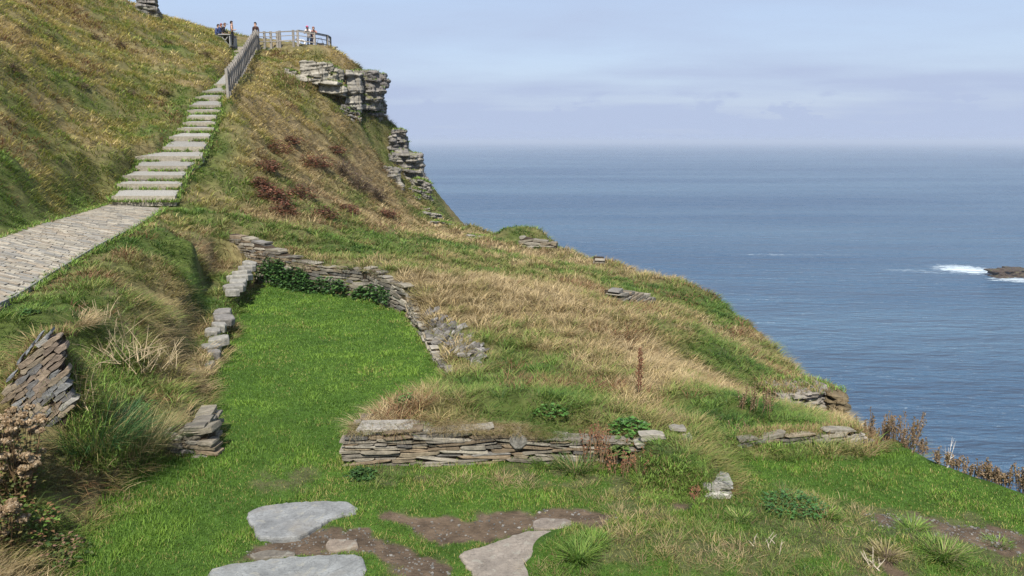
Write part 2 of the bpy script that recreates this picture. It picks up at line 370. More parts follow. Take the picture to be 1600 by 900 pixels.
# ---------------------------------------------------------------- colour of the ground and the density of what grows on it
DIRT = [[(600,802),(680,812),(760,802),(870,795),(960,806),(985,815),(900,828),(830,828),(760,836),(690,838),(640,825)],
        [(370,868),(420,845),(500,826),(560,826),(620,845),(680,880),(735,915),(640,915),(590,866),(560,872),(440,872)],
        [(1350,797),(1420,793),(1520,808),(1640,822),(1640,862),(1540,845),(1440,835),(1370,822)],
        [(1010,740),(1060,785),(1100,788),(1070,796),(1020,778)], [(1368,870),(1395,868),(1412,884),(1390,896),(1370,890)]]
DIRT = [[wz(*p) for p in d] for d in DIRT]
WORN = [(445,750,.5),(600,745,.45),(660,742,.4),(1000,800,.5),(1100,870,.8),(960,870,.5),(1250,850,.9),(1450,850,.8),(1350,870,.8),(1200,890,.8),(1390,810,.7),(1500,830,.8),(1560,860,.6),(820,740,.5),
        (900,745,.5),(1220,830,.5),(970,760,.4),(1540,800,.3)]
WORN = [(*wz(a, b), r) for a, b, r in WORN]
SLABS_PX = [
 [(386,800),(400,792),(440,785),(500,782),(548,783),(561,794),(556,802),(520,808),(490,825),(470,838),(440,842),(400,838),(398,825),(388,812)],
 [(330,890),(380,880),(460,872),(540,867),(568,870),(572,885),(570,905),(560,925),(330,925),(322,905)],
 [(718,862),(760,850),(820,830),(860,826),(893,830),(860,850),(830,870),(818,880),(830,905),(840,930),(760,930),(740,895),(722,875)],
 [(505,848),(520,843),(560,845),(560,855),(530,862),(508,860)], [(385,866),(420,860),(460,862),(465,870),(400,874)], [(830,815),(850,808),(890,812),(900,822),(860,827),(832,825)]]
SLABS = [[px2w(a, b, z=.03)[:2] for a, b in s] for s in SLABS_PX]
# (px, py, radius in m, dryness change)
BLOB = [(450,345,3,.3),(560,370,2.5,.3),(400,345,2,.25),(330,360,1.5,.25),(520,250,4,.3),(480,190,4,.3),(1200,640,1.,-.25),(1270,665,.6,-.35),(1080,510,1.5,-.1),(860,520,1,-.3),(400,250,3,.45),(430,200,4,.3),(370,400,2,.2),(620,300,4,.2),(700,400,2.5,.3),(760,440,2.5,.4),(800,480,2,.3),(620,430,1.5,.2),(500,310,3,.2),
        (540,365,3,-.3),(440,360,2,-.1),(590,370,3,-.25),(660,420,1,-.3),(560,400,1.5,-.3),(335,225,1.3,-.8),(347,175,1.2,-.7),(325,270,1.5,-.5),(300,330,2,-.7),(250,400,1.6,-.6),(150,440,1.5,-.7),(60,500,1.2,-.6),
        (260,460,1,.3),(240,430,1,.2),(320,400,1,.35),(150,320,2,-.35),(100,330,3,-.35),(240,170,4,-.2),(300,120,4,-.25),(180,260,3,-.2),(0,330,2,-.3),(60,360,1.5,-.5),
        (900,470,3,.25),(950,500,2.5,.35),(1000,540,2,.3),(850,440,3,.25),(720,560,1,-.1),(820,570,.9,-.75),(880,590,.7,-.5),(900,540,.8,.3),(760,590,.8,-.4),(700,610,.7,-.3),(800,620,.7,-.3),(600,655,.5,.3),
        (560,640,.5,.35),(650,655,.4,.0),(780,655,.6,.35),(900,660,.6,.3),(1000,600,1,.2),(940,640,.5,.1),(1050,430,3,-.2),(980,450,2,-.4),(1080,470,3,-.3),(1130,490,2,-.6),(1040,410,2,-.3),
        (1100,560,2,-.3),(1150,570,1.5,-.3),(1060,600,1,.3),(1200,560,2,.1),(1120,645,.8,-.75),(1170,655,.6,-.6),(1050,660,.6,.4),(1250,655,.6,-.3),(1310,675,.5,.3),(1100,670,.4,.3),
        (910,410,3,.1),(760,372,3,-.1),(830,385,3,.0),(720,385,2,-.4),(1050,720,.5,-.1),(1060,755,.4,-.5),(470,90,3,-.1),(530,100,2,.2),(600,200,4,.1),(560,170,2,-.1),(650,330,3,.1),(700,370,2,.1)]
BL = [(*hit(a, b)[:2], r, v) for a, b, r, v in BLOB]
def dryness(x, y):
    d = .63+(fbm(x*.35, y*.35, 51, 4)-.5)*1.5+(fbm(x*1.5, y*1.5, 61, 3)-.5)*.9
    for bx, by, r, v in BL: d = d+(v if v < 0 else v*.5)*np.exp(-((x-bx)**2+(y-by)**2)/r**2)
    # left hill: olive
    hill = sstep(-9.5, -13, x+ .0*y)*sstep(16, 24, y)
    return np.clip(d-hill*-.10, 0, 1), hill
def dirtmask(x, y):
    m = np.zeros(x.shape)
    nz = (fbm(x*4, y*4, 91, 4)-.5)*.55
    for d in DIRT: m = np.maximum(m, sstep(.08, -.06, sdist(x, y, d)+nz))
    for wx, wy, r in WORN: m = np.maximum(m, .5*sstep(.35, .9, np.exp(-((x-wx)**2+(y-wy)**2)/r**2)*1.2*fbm(x*5, y*5, 93, 3)*2*.8))
    return m
def slabmask(x, y, pad=.03):
    m = np.zeros(x.shape, bool)
    for s in SLABS: m |= sdist(x, y, s) < -pad
    return m
C_SOIL = np.array([.095, .070, .048]); C_THATCH = np.array([.20, .155, .08]); C_GREENG = np.array([.075, .10, .025]); C_ROCK = np.array([.17, .155, .13])
def ground_cols(x, y, z, slope):
    d, hill = dryness(x, y); lowm = sstep(.05, -.1, sdist(x, y, LOW))
    g = C_GREENG*(1-d[..., None])+C_THATCH*d[..., None]
    g = g*(.65+.35*vnoise(x*6, y*6, 7))[..., None]
    lawn = np.array([.045, .09, .014])*(.8+.4*fbm(x*3, y*3, 8))[..., None]
    g = g*(1-lowm[..., None])+lawn*lowm[..., None]
    dm = (dirtmask(x, y)*lowm)[..., None]
    soil = C_SOIL*(.7+.7*fbm(x*7, y*7, 9))[..., None]
    g = g*(1-dm)+soil*dm
    out = ~inside(x, y, LAND)
    st = np.clip(sstep(1.0, 1.6, slope)*out, 0, 1)
    st = np.maximum(st, (z < -18)*1.0)[..., None]
    g = g*(1-st)+C_ROCK*(.6+.8*fbm(z*1.1, x*.15+y*.15, 10))[..., None]*st
    return g
gzx = np.gradient(GZ, axis=0)/np.maximum(np.gradient(R2, axis=0), 1e-6)
cc = ground_cols(GX, GY, GZ, np.abs(gzx))
me = mesh_np('ground', V, Q.ravel(), np.full(len(Q), 4), M_SOIL, cc.reshape(-1, 3), True)
tag(link('ground', me), kind='structure')

# ---------------------------------------------------------------- sea
SEA = -62.0
m_sea, n, l, P = new_mat('sea_water')
t = n.new('ShaderNodeTexCoord')
def nz(scale, sx, sy, det=3, rough=.5, rot=.25):
    mp = n.new('ShaderNodeMapping'); mp.inputs['Scale'].default_value = (sx, sy, 1); mp.inputs['Rotation'].default_value = (0, 0, rot); l.new(t.outputs['Object'], mp.inputs[0])
    q = n.new('ShaderNodeTexNoise'); q.inputs['Scale'].default_value = scale; q.inputs['Detail'].default_value = det; q.inputs['Roughness'].default_value = rough; l.new(mp.outputs[0], q.inputs['Vector']); return q.outputs[0]
def mt(op, a, b=None, clamp=False):
    q = n.new('ShaderNodeMath'); q.operation = op; q.use_clamp = clamp
    for i, v in enumerate((a, b)):
        if v is None: continue
        if isinstance(v, (int, float)): q.inputs[i].default_value = v
        else: l.new(v, q.inputs[i])
    return q.outputs[0]
w1 = nz(.7, .55, 1.35, 5, .65); w2 = nz(.12, .5, 1.5, 3, .55, .35); w3 = nz(.02, .5, 1.6, 3, .5, .1)
hgt = mt('ADD', mt('ADD', mt('MULTIPLY', w1, 1.0), mt('MULTIPLY', w2, 8.0)), mt('MULTIPLY', w3, 16.0))
bp = n.new('ShaderNodeBump'); bp.inputs['Strength'].default_value = 1.0; bp.inputs['Distance'].default_value = 1.0; l.new(hgt, bp.inputs['Height']); l.new(bp.outputs[0], P.inputs['Normal'])
P.inputs['Roughness'].default_value = .2; P.inputs['IOR'].default_value = 1.33
def ell(cx, cy, rx, ry, rot=0):
    mp = n.new('ShaderNodeMapping'); mp.vector_type = 'TEXTURE'; mp.inputs['Location'].default_value = (cx, cy, SEA); mp.inputs['Scale'].default_value = (rx, ry, 1e6); mp.inputs['Rotation'].default_value = (0, 0, rot)
    l.new(t.outputs['Object'], mp.inputs[0]); q = n.new('ShaderNodeVectorMath'); q.operation = 'LENGTH'; l.new(mp.outputs[0], q.inputs[0]); return mt('SUBTRACT', 1, q.outputs['Value'], True)
def seaw(px, py): return px2w(px, py, z=SEA)
fi = seaw(1508, 421); fl = seaw(1230, 398); fl2 = seaw(1440, 424); fi2 = seaw(1600, 437)
fn = nz(.35, 1, 2.2, 5, .65); fn2 = nz(.05, .4, 2.5, 4, .6)
f1 = mt('SUBTRACT', mt('ADD', mt('MULTIPLY', ell(fi[0], fi[1], 20, 22), 1.0), mt('MULTIPLY', fn, 1.9)), 1.22)
f1b = mt('SUBTRACT', mt('ADD', mt('MULTIPLY', ell(fi2[0], fi2[1], 22, 10), 1.0), mt('MULTIPLY', fn, 1.9)), 1.22)
f2 = mt('SUBTRACT', mt('ADD', mt('MULTIPLY', ell(fl[0], fl[1], 85, 12, -.02), .55), mt('MULTIPLY', mt('MULTIPLY', fn, fn2), 2.3)), .98)
f3 = mt('SUBTRACT', mt('ADD', mt('MULTIPLY', ell(fl2[0], fl2[1], 40, 16, -.1), .5), mt('MULTIPLY', mt('MULTIPLY', fn, fn2), 2.3)), 1.0)
foam = mt('MULTIPLY', mt('MAXIMUM', mt('MAXIMUM', f1, f1b), mt('MAXIMUM', f2, f3)), 3.0, True)
cx_ = n.new('ShaderNodeMix'); cx_.data_type = 'RGBA'; cx_.inputs['A'].default_value = (.030, .070, .120, 1); cx_.inputs['B'].default_value = (.50, .58, .62, 1)
big = nz(.004, .35, 1.6, 4, .55, .06); bm = n.new('ShaderNodeMix'); bm.data_type = 'RGBA'; bm.inputs['A'].default_value = (.028, .070, .130, 1); bm.inputs['B'].default_value = (.060, .115, .175, 1)
br_ = n.new('ShaderNodeMapRange'); br_.inputs[1].default_value = .38; br_.inputs[2].default_value = .62; l.new(big, br_.inputs[0]); l.new(br_.outputs[0], bm.inputs['Factor']); l.new(bm.outputs['Result'], cx_.inputs['A'])
l.new(foam, cx_.inputs['Factor']); l.new(cx_.outputs['Result'], P.inputs['Base Color'])
rgh = n.new('ShaderNodeMapRange'); l.new(foam, rgh.inputs[0]); rgh.inputs[3].default_value = .30; rgh.inputs[4].default_value = .8; l.new(rgh.outputs[0], P.inputs['Roughness'])
aa = np.radians(np.arange(0, 360, 2.5)); r_ = np.concatenate([[10], np.exp(np.linspace(math.log(40), math.log(90000), 50))])
a2, r2 = np.meshgrid(aa, r_); sv = np.stack([(r2*np.sin(a2)).ravel(), (r2*np.cos(a2)).ravel(), np.full(a2.size, SEA)], 1)
i, j = np.meshgrid(np.arange(len(r_)-1), np.arange(len(aa)), indexing='ij'); j2 = (j+1) % len(aa); na_ = len(aa)
q = np.stack([i*na_+j, i*na_+j2, (i+1)*na_+j2, (i+1)*na_+j], -1).reshape(-1, 4)[:, ::-1]
tag(link('sea', mesh_np('sea', sv, q.ravel(), np.full(len(q), 4), m_sea, None, False)), kind='structure')
# ---------------------------------------------------------------- blades
def blades_mesh(name, P, az, Ln, wd, lean, droop, col, seg=3, label=None, cat=None, mat=None, kind='stuff', tip=.0, link_=True, parent=None):
    n = len(P); dx = np.stack([np.sin(az), np.cos(az), np.zeros(n)], 1)
    fa = az+math.pi/2+rng.uniform(-1.0, 1.0, n); sx = np.stack([np.sin(fa), np.cos(fa), np.zeros(n)], 1)
    V = []; 
    for k in range(seg+1):
        t = k/seg
        hz = Ln*(lean*t+droop*t*t); vz = Ln*(t*np.sqrt(np.clip(1-lean**2, .1, 1))-droop*t*t*.75)
        c = P+dx*hz[:, None]; c = c.copy(); c[:, 2] += vz
        if k < seg:
            w = (wd*(1-.55*t))[:, None]*.5; V.append(c-sx*w); V.append(c+sx*w)
        else: V.append(c)
    nv = 2*seg+1; V = np.stack(V, 1).reshape(-1, 3)
    fs = []
    for k in range(seg-1): fs.append([2*k, 2*k+1, 2*k+3, 2*k+2])
    tri = [2*seg-2, 2*seg-1, 2*seg]
    flat = np.array([v for f in fs for v in f]+tri); sz = np.array([4]*(seg-1)+[3])
    F = (np.arange(n)[:, None]*nv+flat[None]).ravel(); S = np.tile(sz, n)
    cc = np.repeat(col[:, None, :], nv, 1)
    f = np.ones(nv); f[0:2] = .8
    cc = (cc*f[None, :, None]).reshape(-1, 3) if tip == 0 else cc.reshape(-1, 3)
    me = mesh_np(name, V, F, S, mat or M_GRASS, cc, False)
    o = link(name, me, parent)
    if label: tag(o, label, cat, kind=kind)
    elif kind: tag(o, kind=kind)
    return o

def slope_dir(x, y, e=.22):
    gx = (height(x+e, y, False)-height(x-e, y, False))/(2*e); gy = (height(x, y+e, False)-height(x, y-e, False))/(2*e)
    return gx, gy
GREEN = np.array([.10, .18, .028]); GREEN2 = np.array([.15, .22, .045]); OLIVE = np.array([.24, .235, .075]); TAN = np.array([.33, .245, .115]); STRAW = np.array([.44, .345, .19])
RUST = np.array([.23, .13, .065]); DKG = np.array([.045, .095, .018])
def meadow_cols(d, hill, r1, r2):
    """colour by dryness d and random r1 (per clump), r2 (per blade)"""
    v = d+(r1-.5)*.75+(r2-.5)*.42
    k = np.array([-.2, .12, .34, .55, .78, 1.05, 1.4])
    pal = np.array([DKG, GREEN, GREEN2, OLIVE, TAN, STRAW, STRAW])
    palh = np.array([np.array([.075, .13, .028]), np.array([.12, .19, .034]), np.array([.165, .21, .04]), np.array([.25, .235, .06]), np.array([.33, .27, .09]), np.array([.42, .34, .16]), STRAW*.8])
    c = np.stack([np.interp(v, k, pal[:, i]) for i in range(3)], -1); ch = np.stack([np.interp(v, k, palh[:, i]) for i in range(3)], -1)
    return c*(1-hill[:, None])+ch*hill[:, None]*1.4

def scatter(dens10, expo, r0, r1, azr=(-47, 43)):
    """random points; density falls with distance: dens10 per m2 at 10 m"""
    rs = np.exp(np.linspace(math.log(r0), math.log(r1), 200)); a0, a1 = math.radians(azr[0]), math.radians(azr[1])
    f = np.minimum(dens10*(10/rs)**expo, dens10*2.0)*rs*(a1-a0); cdf = np.concatenate([[0], np.cumsum((f[1:]+f[:-1])/2*np.diff(rs))])
    n = int(cdf[-1]); r = np.interp(rng.uniform(0, cdf[-1], n), cdf, rs); a = rng.uniform(a0, a1, n)
    return r*np.sin(a), r*np.cos(a), r

# ---- long meadow grass in clumps
x, y, r = scatter(60, 1.22, 5.2, 74)
dl = sdist(x, y, LOW)
out = ~inside(x, y, LAND); do, _, _ = seg_dist(x, y, RIM, False)
dp = sdist(x, y, PATH_POLY)
def stair_mask(x, y):
    zz = stair_z(y); xl = np.interp(y, ST_Y, ST_L); xr = np.interp(y, ST_Y, ST_R)
    return (y > SY0-.3) & (y < YT+1.5) & (x > xl+.05) & (x < xr-.05)
_, li, _ = seg_dist(x, y, LOW); nR = len(ROOM); walled = (li < nR) | ((li >= nR) & (li < nR+5)); backw = li < nR-1
WA0 = px2w(20, 650, Y=8.90); WA1 = px2w(99, 610, Y=9.10); wdst, _, _ = seg_dist(x, y, [WA0, WA1], False); wside = (x-WA0[0])*(WA1[1]-WA0[1])-(y-WA0[1])*(WA1[0]-WA0[0]) > 0
keep = ~((wdst < .22) & wside) & (wdst > .04) & (dl > np.where(backw, .15, np.where(walled, .10, -.03))) & (~(out & (do > 3.5))) & (dp > .04) & ~stair_mask(x, y)
PLATFORM_Y = 57.2
keep &= ~((y > PLATFORM_Y+.5) & (y < 66) & (x > -21) & (x < -13.5))
# bare rock and eroded spots
bare = fbm(x*.8, y*.8, 101, 3)
keep &= rng.uniform(0, 1, len(x)) > np.where(bare < .33, .6, 0)
x, y, r, out, do, dl, walled, backw = (q[keep] for q in (x, y, r, out, do, dl, walled, backw))
d, hill = dryness(x, y)
gx, gy = slope_dir(x, y); g = np.hypot(gx, gy)
keep = ~((g > 2.6) & out); 
n = len(x); print('clumps', n)
r1 = rng.uniform(0, 1, n); r1 = .45*r1+.55*np.clip(.5+(fbm(x*2.2, y*2.2, 111, 2)-.5)*2.0, 0, 1); rbr = .75+.5*rng.uniform(0, 1, n)
hgtf = .7+.7*rng.uniform(0, 1, n)**1.5
# shorter, greener turf next to the path and stairs, and on the far terraces
short = np.maximum.reduce([sstep(1.6, .3, np.abs(dp[np.flatnonzero(np.ones(1))[0]])*np.ones(n)) if False else sstep(.9, .2, sdist(x, y, PATH_POLY)), sstep(.35, .1, d)*.6, sstep(30, 50, r)*.3])
nb = np.where(r < 14, 24, np.where(r < 30, 20, 15))
ci = np.repeat(np.arange(n), nb); m = len(ci)
cr_ = (.055+.0055*r)[ci]                                      # clump radius
aa = rng.uniform(0, 2*math.pi, m); q = np.sqrt(rng.uniform(0, 1, m))*cr_
bx = x[ci]+q*np.sin(aa); by = y[ci]+q*np.cos(aa); bz = height(bx, by)-.015; dlb = np.maximum(dl[ci], .1); bk = backw[ci]; bz = np.where(walled[ci] & (dl[ci] < .36) & (sdist(bx, by, LOW) > np.where(bk, .08, .07)) & inside(bx, by, LAND), np.maximum(bz, base_h(bx, by)-.02), bz)
downx = -gx[ci]; downy = -gy[ci]; dn = np.hypot(downx, downy)+1e-6; dm_ = np.minimum(dn, 1.3)
ddx = np.sin(aa)*.75+downx/dn*dm_*.9+.25+rng.normal(0, .25, m); ddy = np.cos(aa)*.75+downy/dn*dm_*.9-.1+rng.normal(0, .25, m)
azb = np.arctan2(ddx, ddy)
Ln = (.17+.10*rng.uniform(0, 1, m))*hgtf[ci]*(1-.55*short[ci])*(1+.009*r[ci])
Ln *= np.where(d[ci] > .6, 1.15, 1)
lean = np.clip(.35+.25*rng.uniform(-1, 1, m)+.15*dm_, .05, .85); droop = np.clip(.25+.35*rng.uniform(0, 1, m)+.2*dm_, 0, .75)
wd = np.maximum(.0045, .00085*r[ci])*rng.uniform(.6, 1.3, m)
# stay inside the path and room edges
ok = (sdist(bx, by, PATH_POLY) > .02) & ~stair_mask(bx, by)
cols = meadow_cols(d[ci], hill[ci], r1[ci], rng.uniform(0, 1, m))*rng.uniform(.7, 1.3, m)[:, None]*rbr[ci][:, None]
rust = (fbm(x*.7, y*.7, 121, 3) > .66)[ci] & (rng.uniform(0, 1, m) < .5); cols[rust] = RUST*rng.uniform(.7, 1.3, rust.sum())[:, None]
BP = np.stack([bx, by, bz], 1)
near = (r[ci] < 17) & ok; far = (r[ci] >= 17) & ok
print('blades', near.sum(), far.sum())
blades_mesh('meadow_grass', BP[near], azb[near], Ln[near], wd[near], lean[near], droop[near], cols[near], 3, 'long rough grass, tan and green, over the banks around the stone ruin', 'grass')
blades_mesh('hillside_grass', BP[far], azb[far], Ln[far], wd[far], lean[far], droop[far], cols[far], 2, 'rough olive and straw grass covering the hillside and headland', 'grass')

# ---- lawn
x, y, r = scatter(2600, 1.35, 6.3, 25, (-42, 38))
dl = sdist(x, y, LOW); dm2 = dirtmask(x, y)
keep = (dl < .04) & (rng.uniform(0, 1, len(x)) > dm2*1.02) & ~slabmask(x, y, .025+0*.02) & inside(x, y, LAND)
x, y, r, dm2 = x[keep], y[keep], r[keep], dm2[keep]
n = len(x); print('lawn', n)
lz = height(x, y)-.006
pat = fbm(x*.9, y*.9, 131, 4); pat2 = fbm(x*3.1, y*3.1, 141, 3); rb = rng.uniform(0, 1, n)
inroom = sstep(11.3, 12.2, y)*(x < -1)
v = np.clip(.5+(pat-.5)*2.0+(pat2-.5)*1.3+(rb-.5)*.55, 0, 1.25)
rough_ = np.clip(sstep(10.6, 9.4, y)*sstep(-3.6, -2.2, x)*(.35+.65*sstep(.42, .6, pat2)), 0, 1)   # worn, drier turf in front of the wall
la = np.array([.072, .145, .019]); lb = np.array([.160, .270, .036]); ly = np.array([.27, .24, .08])
col = la*(1-v[:, None])+lb*v[:, None]
yl = (rng.uniform(0, 1, n) < (.015+.015*(1-inroom)+.2*(fbm(x*1.7, y*1.7, 151, 3) > .62)+.26*rough_+.25*dm2*1.5)); col[yl] = ly*rng.uniform(.6, 1.5, yl.sum())[:, None]
col *= rng.uniform(.78, 1.22, n)[:, None]
L_ = (.030+.022*rng.uniform(0, 1, n))*(1+.75*sstep(-3.4, -4.4, x)*sstep(11, 10, y)+.7*(pat2 > .6))*(1-.35*dm2)
L_ = L_*np.where(np.abs(sdist(x, y, LOW)) < .12, 1.6, 1)
blades_mesh('lawn_grass', np.stack([x, y, lz], 1), rng.uniform(0, 2*math.pi, n), L_, np.maximum(.0045, .00085*r)*rng.uniform(.7, 1.2, n), rng.uniform(.1, .7, n), rng.uniform(0, .4, n), col, 2,
            'short bright green lawn inside and in front of the ruined room', 'lawn')

# grass growing along the edges of the boardwalk and across the foot of the stair risers
def strip(P_, n_per, name, label, Lg, spread, seed):
    r = np.random.default_rng(seed); n = len(P_)*n_per; c = np.repeat(np.array(P_), n_per, 0); c = c+np.stack([r.normal(0, spread, n), r.normal(0, spread*.6, n), np.zeros(n)], 1)
    rr_ = np.hypot(c[:, 0], c[:, 1]); col = (GREEN*(1-r.uniform(0, 1, n)[:, None])+GREEN2*r.uniform(.5, 1.2, n)[:, None])*r.uniform(.6, 1.3, n)[:, None]; yl = r.uniform(0, 1, n) < (.7 if 'rock' in name or 'crown' in name else .15); col[yl] = TAN*r.uniform(.6, 1.2, yl.sum())[:, None]
    blades_mesh(name, c, r.uniform(0, 6.28, n), Lg*r.uniform(.5, 1.3, n), np.maximum(.005, .00085*rr_)*r.uniform(.7, 1.2, n), r.uniform(.1, .8, n), r.uniform(0, .5, n), col, 3, label, 'grass')
Ps = []; rs_ = np.random.default_rng(5)
for i in range(len(ST_Y)):
    z = float(stair_z(ST_Y[i])); xl, xr = ST_L[i], ST_R[i]
    for k in range(70 if i < 15 else 14):
        f = rs_.beta(.55, .45) if rs_.uniform() < .7 else rs_.uniform(); x_ = xl+(xr-xl)*f
        if vnoise(np.array([x_*2.2]), np.array([i*3.7]), 9)[0] > .42 or f < .08 or f > .92: Ps.append((x_, ST_Y[i]-.10-abs(rs_.normal(0, .05)), z-.2-.02))
    for k in range(26):
        f = rs_.uniform(0, 1); Yq = ST_Y[i]+f*((ST_Y[i+1]-ST_Y[i]) if i+1 < len(ST_Y) else .6)
        for xe in (np.interp(Yq, ST_Y, ST_L)-.02+rs_.normal(0, .07), np.interp(Yq, ST_Y, ST_R)+.02+rs_.normal(0, .07)): Ps.append((xe, Yq, float(stair_z(Yq))-.18))
strip(Ps, 7, 'stair_grass', 'green grass creeping over the ends and feet of the stair steps', .17, .05, 6)
Ps = []
for P_l, off in ((PATH_RW, .06), (PATH_LW, -.06)):
    for k in range(len(P_l)-1):
        a, b = P_l[k], P_l[k+1]; L_ = np.linalg.norm(b-a); u = (b-a)/L_
        for q in range(int(L_*16)): p = a+u*rs_.uniform(0, L_); x_, y_ = p[0]+u[1]*(off+.03*np.sign(off)), p[1]-u[0]*(off+.03*np.sign(off)); Ps.append((x_, y_, p[2]-.05))
strip(Ps, 12, 'verge_grass', 'green grass standing along both edges of the boardwalk', .16, .05, 7)

# rough short growth over the worn ground in the foreground: thatch, weeds, moss
RZ = [(1240,800,.8),(1000,850,.75),(1440,865,.55),(1300,875,.8),(1150,885,.8),(1150,815,.5),(1085,830,.6),(1540,900,.5),(940,775,.35),(700,750,.3),(600,752,.3),(800,752,.35),(1100,790,.3),(890,880,.5),(150,800,.5),(90,800,.5)]
RZ = [(*wz(a, b), r) for a, b, r in RZ]
x, y, r = scatter(75, 1.0, 6.3, 12.5, (-42, 38)); fz = np.zeros(len(x))
for a, b, q in RZ: fz = np.maximum(fz, np.exp(-((x-a)**2+(y-b)**2)/q**2))
keep = (sdist(x, y, LOW) < -.02) & (rng.uniform(0, 1, len(x)) < fz*1.5-.25) & ~slabmask(x, y, -.05) & inside(x, y, LAND) & (dirtmask(x, y) < .75); x, y, r, fz = x[keep], y[keep], r[keep], fz[keep]; n = len(x)
ci = np.repeat(np.arange(n), 20); m = len(ci); aa = rng.uniform(0, 6.283, m); q = np.sqrt(rng.uniform(0, 1, m))*.11; bx = x[ci]+q*np.sin(aa); by = y[ci]+q*np.cos(aa); bz = height(bx, by)-.01
dd = np.clip(.5+(fbm(x*1.6, y*1.6, 161, 3)-.5)*2.4, 0, 1); col = meadow_cols(dd[ci], np.zeros(m), rng.uniform(0, 1, n)[ci], rng.uniform(0, 1, m))*rng.uniform(.65, 1.3, m)[:, None]
br = (rng.uniform(0, 1, n) < .12)[ci]; col[br] = np.array([.20, .13, .075])*rng.uniform(.6, 1.3, br.sum())[:, None]
blades_mesh('rough_turf', np.stack([bx, by, bz], 1), aa+rng.normal(0, .5, m), (.07+.09*rng.uniform(0, 1, m))*(.6+.8*rng.uniform(0, 1, n))[ci], .005*rng.uniform(.7, 1.3, m), rng.uniform(.3, .95, m), rng.uniform(0, .5, m), col, 3, 'rough worn turf of thatch and weeds in the foreground', 'grass')
# turf lip hanging over the top of the front wall
Ps = []; a_ = wz(541,731); b_ = wz(935,722)
for k in range(700):
    f = rs_.uniform(0, 1); 
    if .08 < f < .36 and rs_.uniform() < .75: continue
    zt_ = np.interp(f, [0,.3,.62,.75,1], [.47,.50,.46,.40,.30]); Ps.append((a_[0]+(b_[0]-a_[0])*f, a_[1]+(b_[1]-a_[1])*f+rs_.uniform(.02, .42), zt_-.02))
P_lip = np.repeat(np.array(Ps), 14, 0); nl = len(P_lip); P_lip += np.stack([rs_.normal(0, .05, nl), rs_.normal(0, .03, nl), np.zeros(nl)], 1)
tcol = meadow_cols(np.clip(.72+(fbm(P_lip[:, 0]*1.5, P_lip[:, 1], 171, 3)-.5)*1.6, 0, 1), np.zeros(nl), rs_.uniform(0, 1, nl), rs_.uniform(0, 1, nl))*rs_.uniform(.65, 1.25, nl)[:, None]
blades_mesh('turf_lip', P_lip, math.pi+rs_.normal(0, .8, nl), .13*rs_.uniform(.5, 1.4, nl), .005*rs_.uniform(.7, 1.3, nl), rs_.uniform(.3, .9, nl), rs_.uniform(.3, .9, nl), tcol, 3, 'tan turf hanging over the top of the front wall', 'grass')

# short mossy turf on the broken corner hummock and along the face of the banks beside the right lawn
Ps = []
for (a0, a1, b0, b1, k_) in ((1008, 1105, 715, 786, 480), (1085, 1340, 655, 708, 420)):
    for k in range(k_):
        h_ = hit(rs_.uniform(a0, a1), rs_.uniform(b0, b1), 8, 16)
        if k_ != 480 or h_[2] > -.05: Ps.append(h_)
strip(Ps, 16, 'bank_turf', 'short mossy green turf on the broken corner hummock', .075, .06, 8)

# grass along the ledge stones and over the crown of the tilted wall
Ps = []
for k in range(420):
    h_ = hit(np.interp(q_ := rs_.uniform(0, 1), [0, .35, .6, 1], [395, 366, 342, 316])+rs_.normal(0, 9), 408+q_*175, 12, 30); Ps.append(h_)
strip(Ps, 9, 'ledge_turf', 'short turf growing between the slates of the left ledge', .10, .08, 9)
Ps = []
for k in range(260):
    f = rs_.uniform(-.1, 1.1); Ps.append(px2w(np.interp(f, [-.2, 0, .3, .75, 1, 1.2], [4, 18, 44, 76, 100, 118]), np.interp(f, [-.2, 0, .3, .75, 1, 1.2], [625, 604, 564, 526, 524, 530])-2, Y=9.05+.35*f+rs_.uniform(.05, .3)))
strip(Ps, 10, 'wall_crown_turf', 'mixed turf over the crown of the tilted wall', .15, .05, 10)

Ps = []; q0 = px2w(1234, 650, Y=18.0)
for k in range(150): Ps.append((q0[0]+rs_.uniform(-.75, .7), q0[1]+rs_.uniform(-.55, .6), q0[2]+.74+rs_.uniform(-.03, .03)))
strip(Ps, 12, 'rock_crown_turf', 'dry turf over the top of the bedded rock on the lower slope', .17, .07, 12)

Ps = []; a_ = np.array(wz(1158,714,-.1)); b_ = np.array(wz(1345,708,-.26))
for k in range(260):
    f = rs_.uniform(0, 1); p = a_+(b_-a_)*f; Ps.append((p[0], p[1]+rs_.uniform(.03, .32), np.interp(f, [0,.15,.4,.65,1], [.16,.20,.16,.12,.10])-.05))
strip(Ps, 12, 'terrace_crown_turf', 'turf over the top of the low wall by the right lawn', .12, .05, 13)
Ps = [hit(rs_.uniform(100, 210), rs_.uniform(560, 740), 6.5, 16) for k in range(420)]
strip(Ps, 12, 'bank_grass', 'rough green and straw grass in the pocket beside the tilted wall', .26, .08, 14)

def crag_turf():
    P_t = np.array(CRAG_TOPS); pick = np.random.default_rng(3).uniform(0, 1, len(P_t)) < .5; P_t = P_t[pick]; patchy = fbm(P_t[:, 0]*1.3+P_t[:, 2], P_t[:, 1]*1.3+P_t[:, 2]*1.7, 181, 3) > .5
    strip(list(P_t[patchy]), 5, 'crag_ledge_turf', 'dry turf growing on the ledges of the headland rocks', .16, .08, 15)
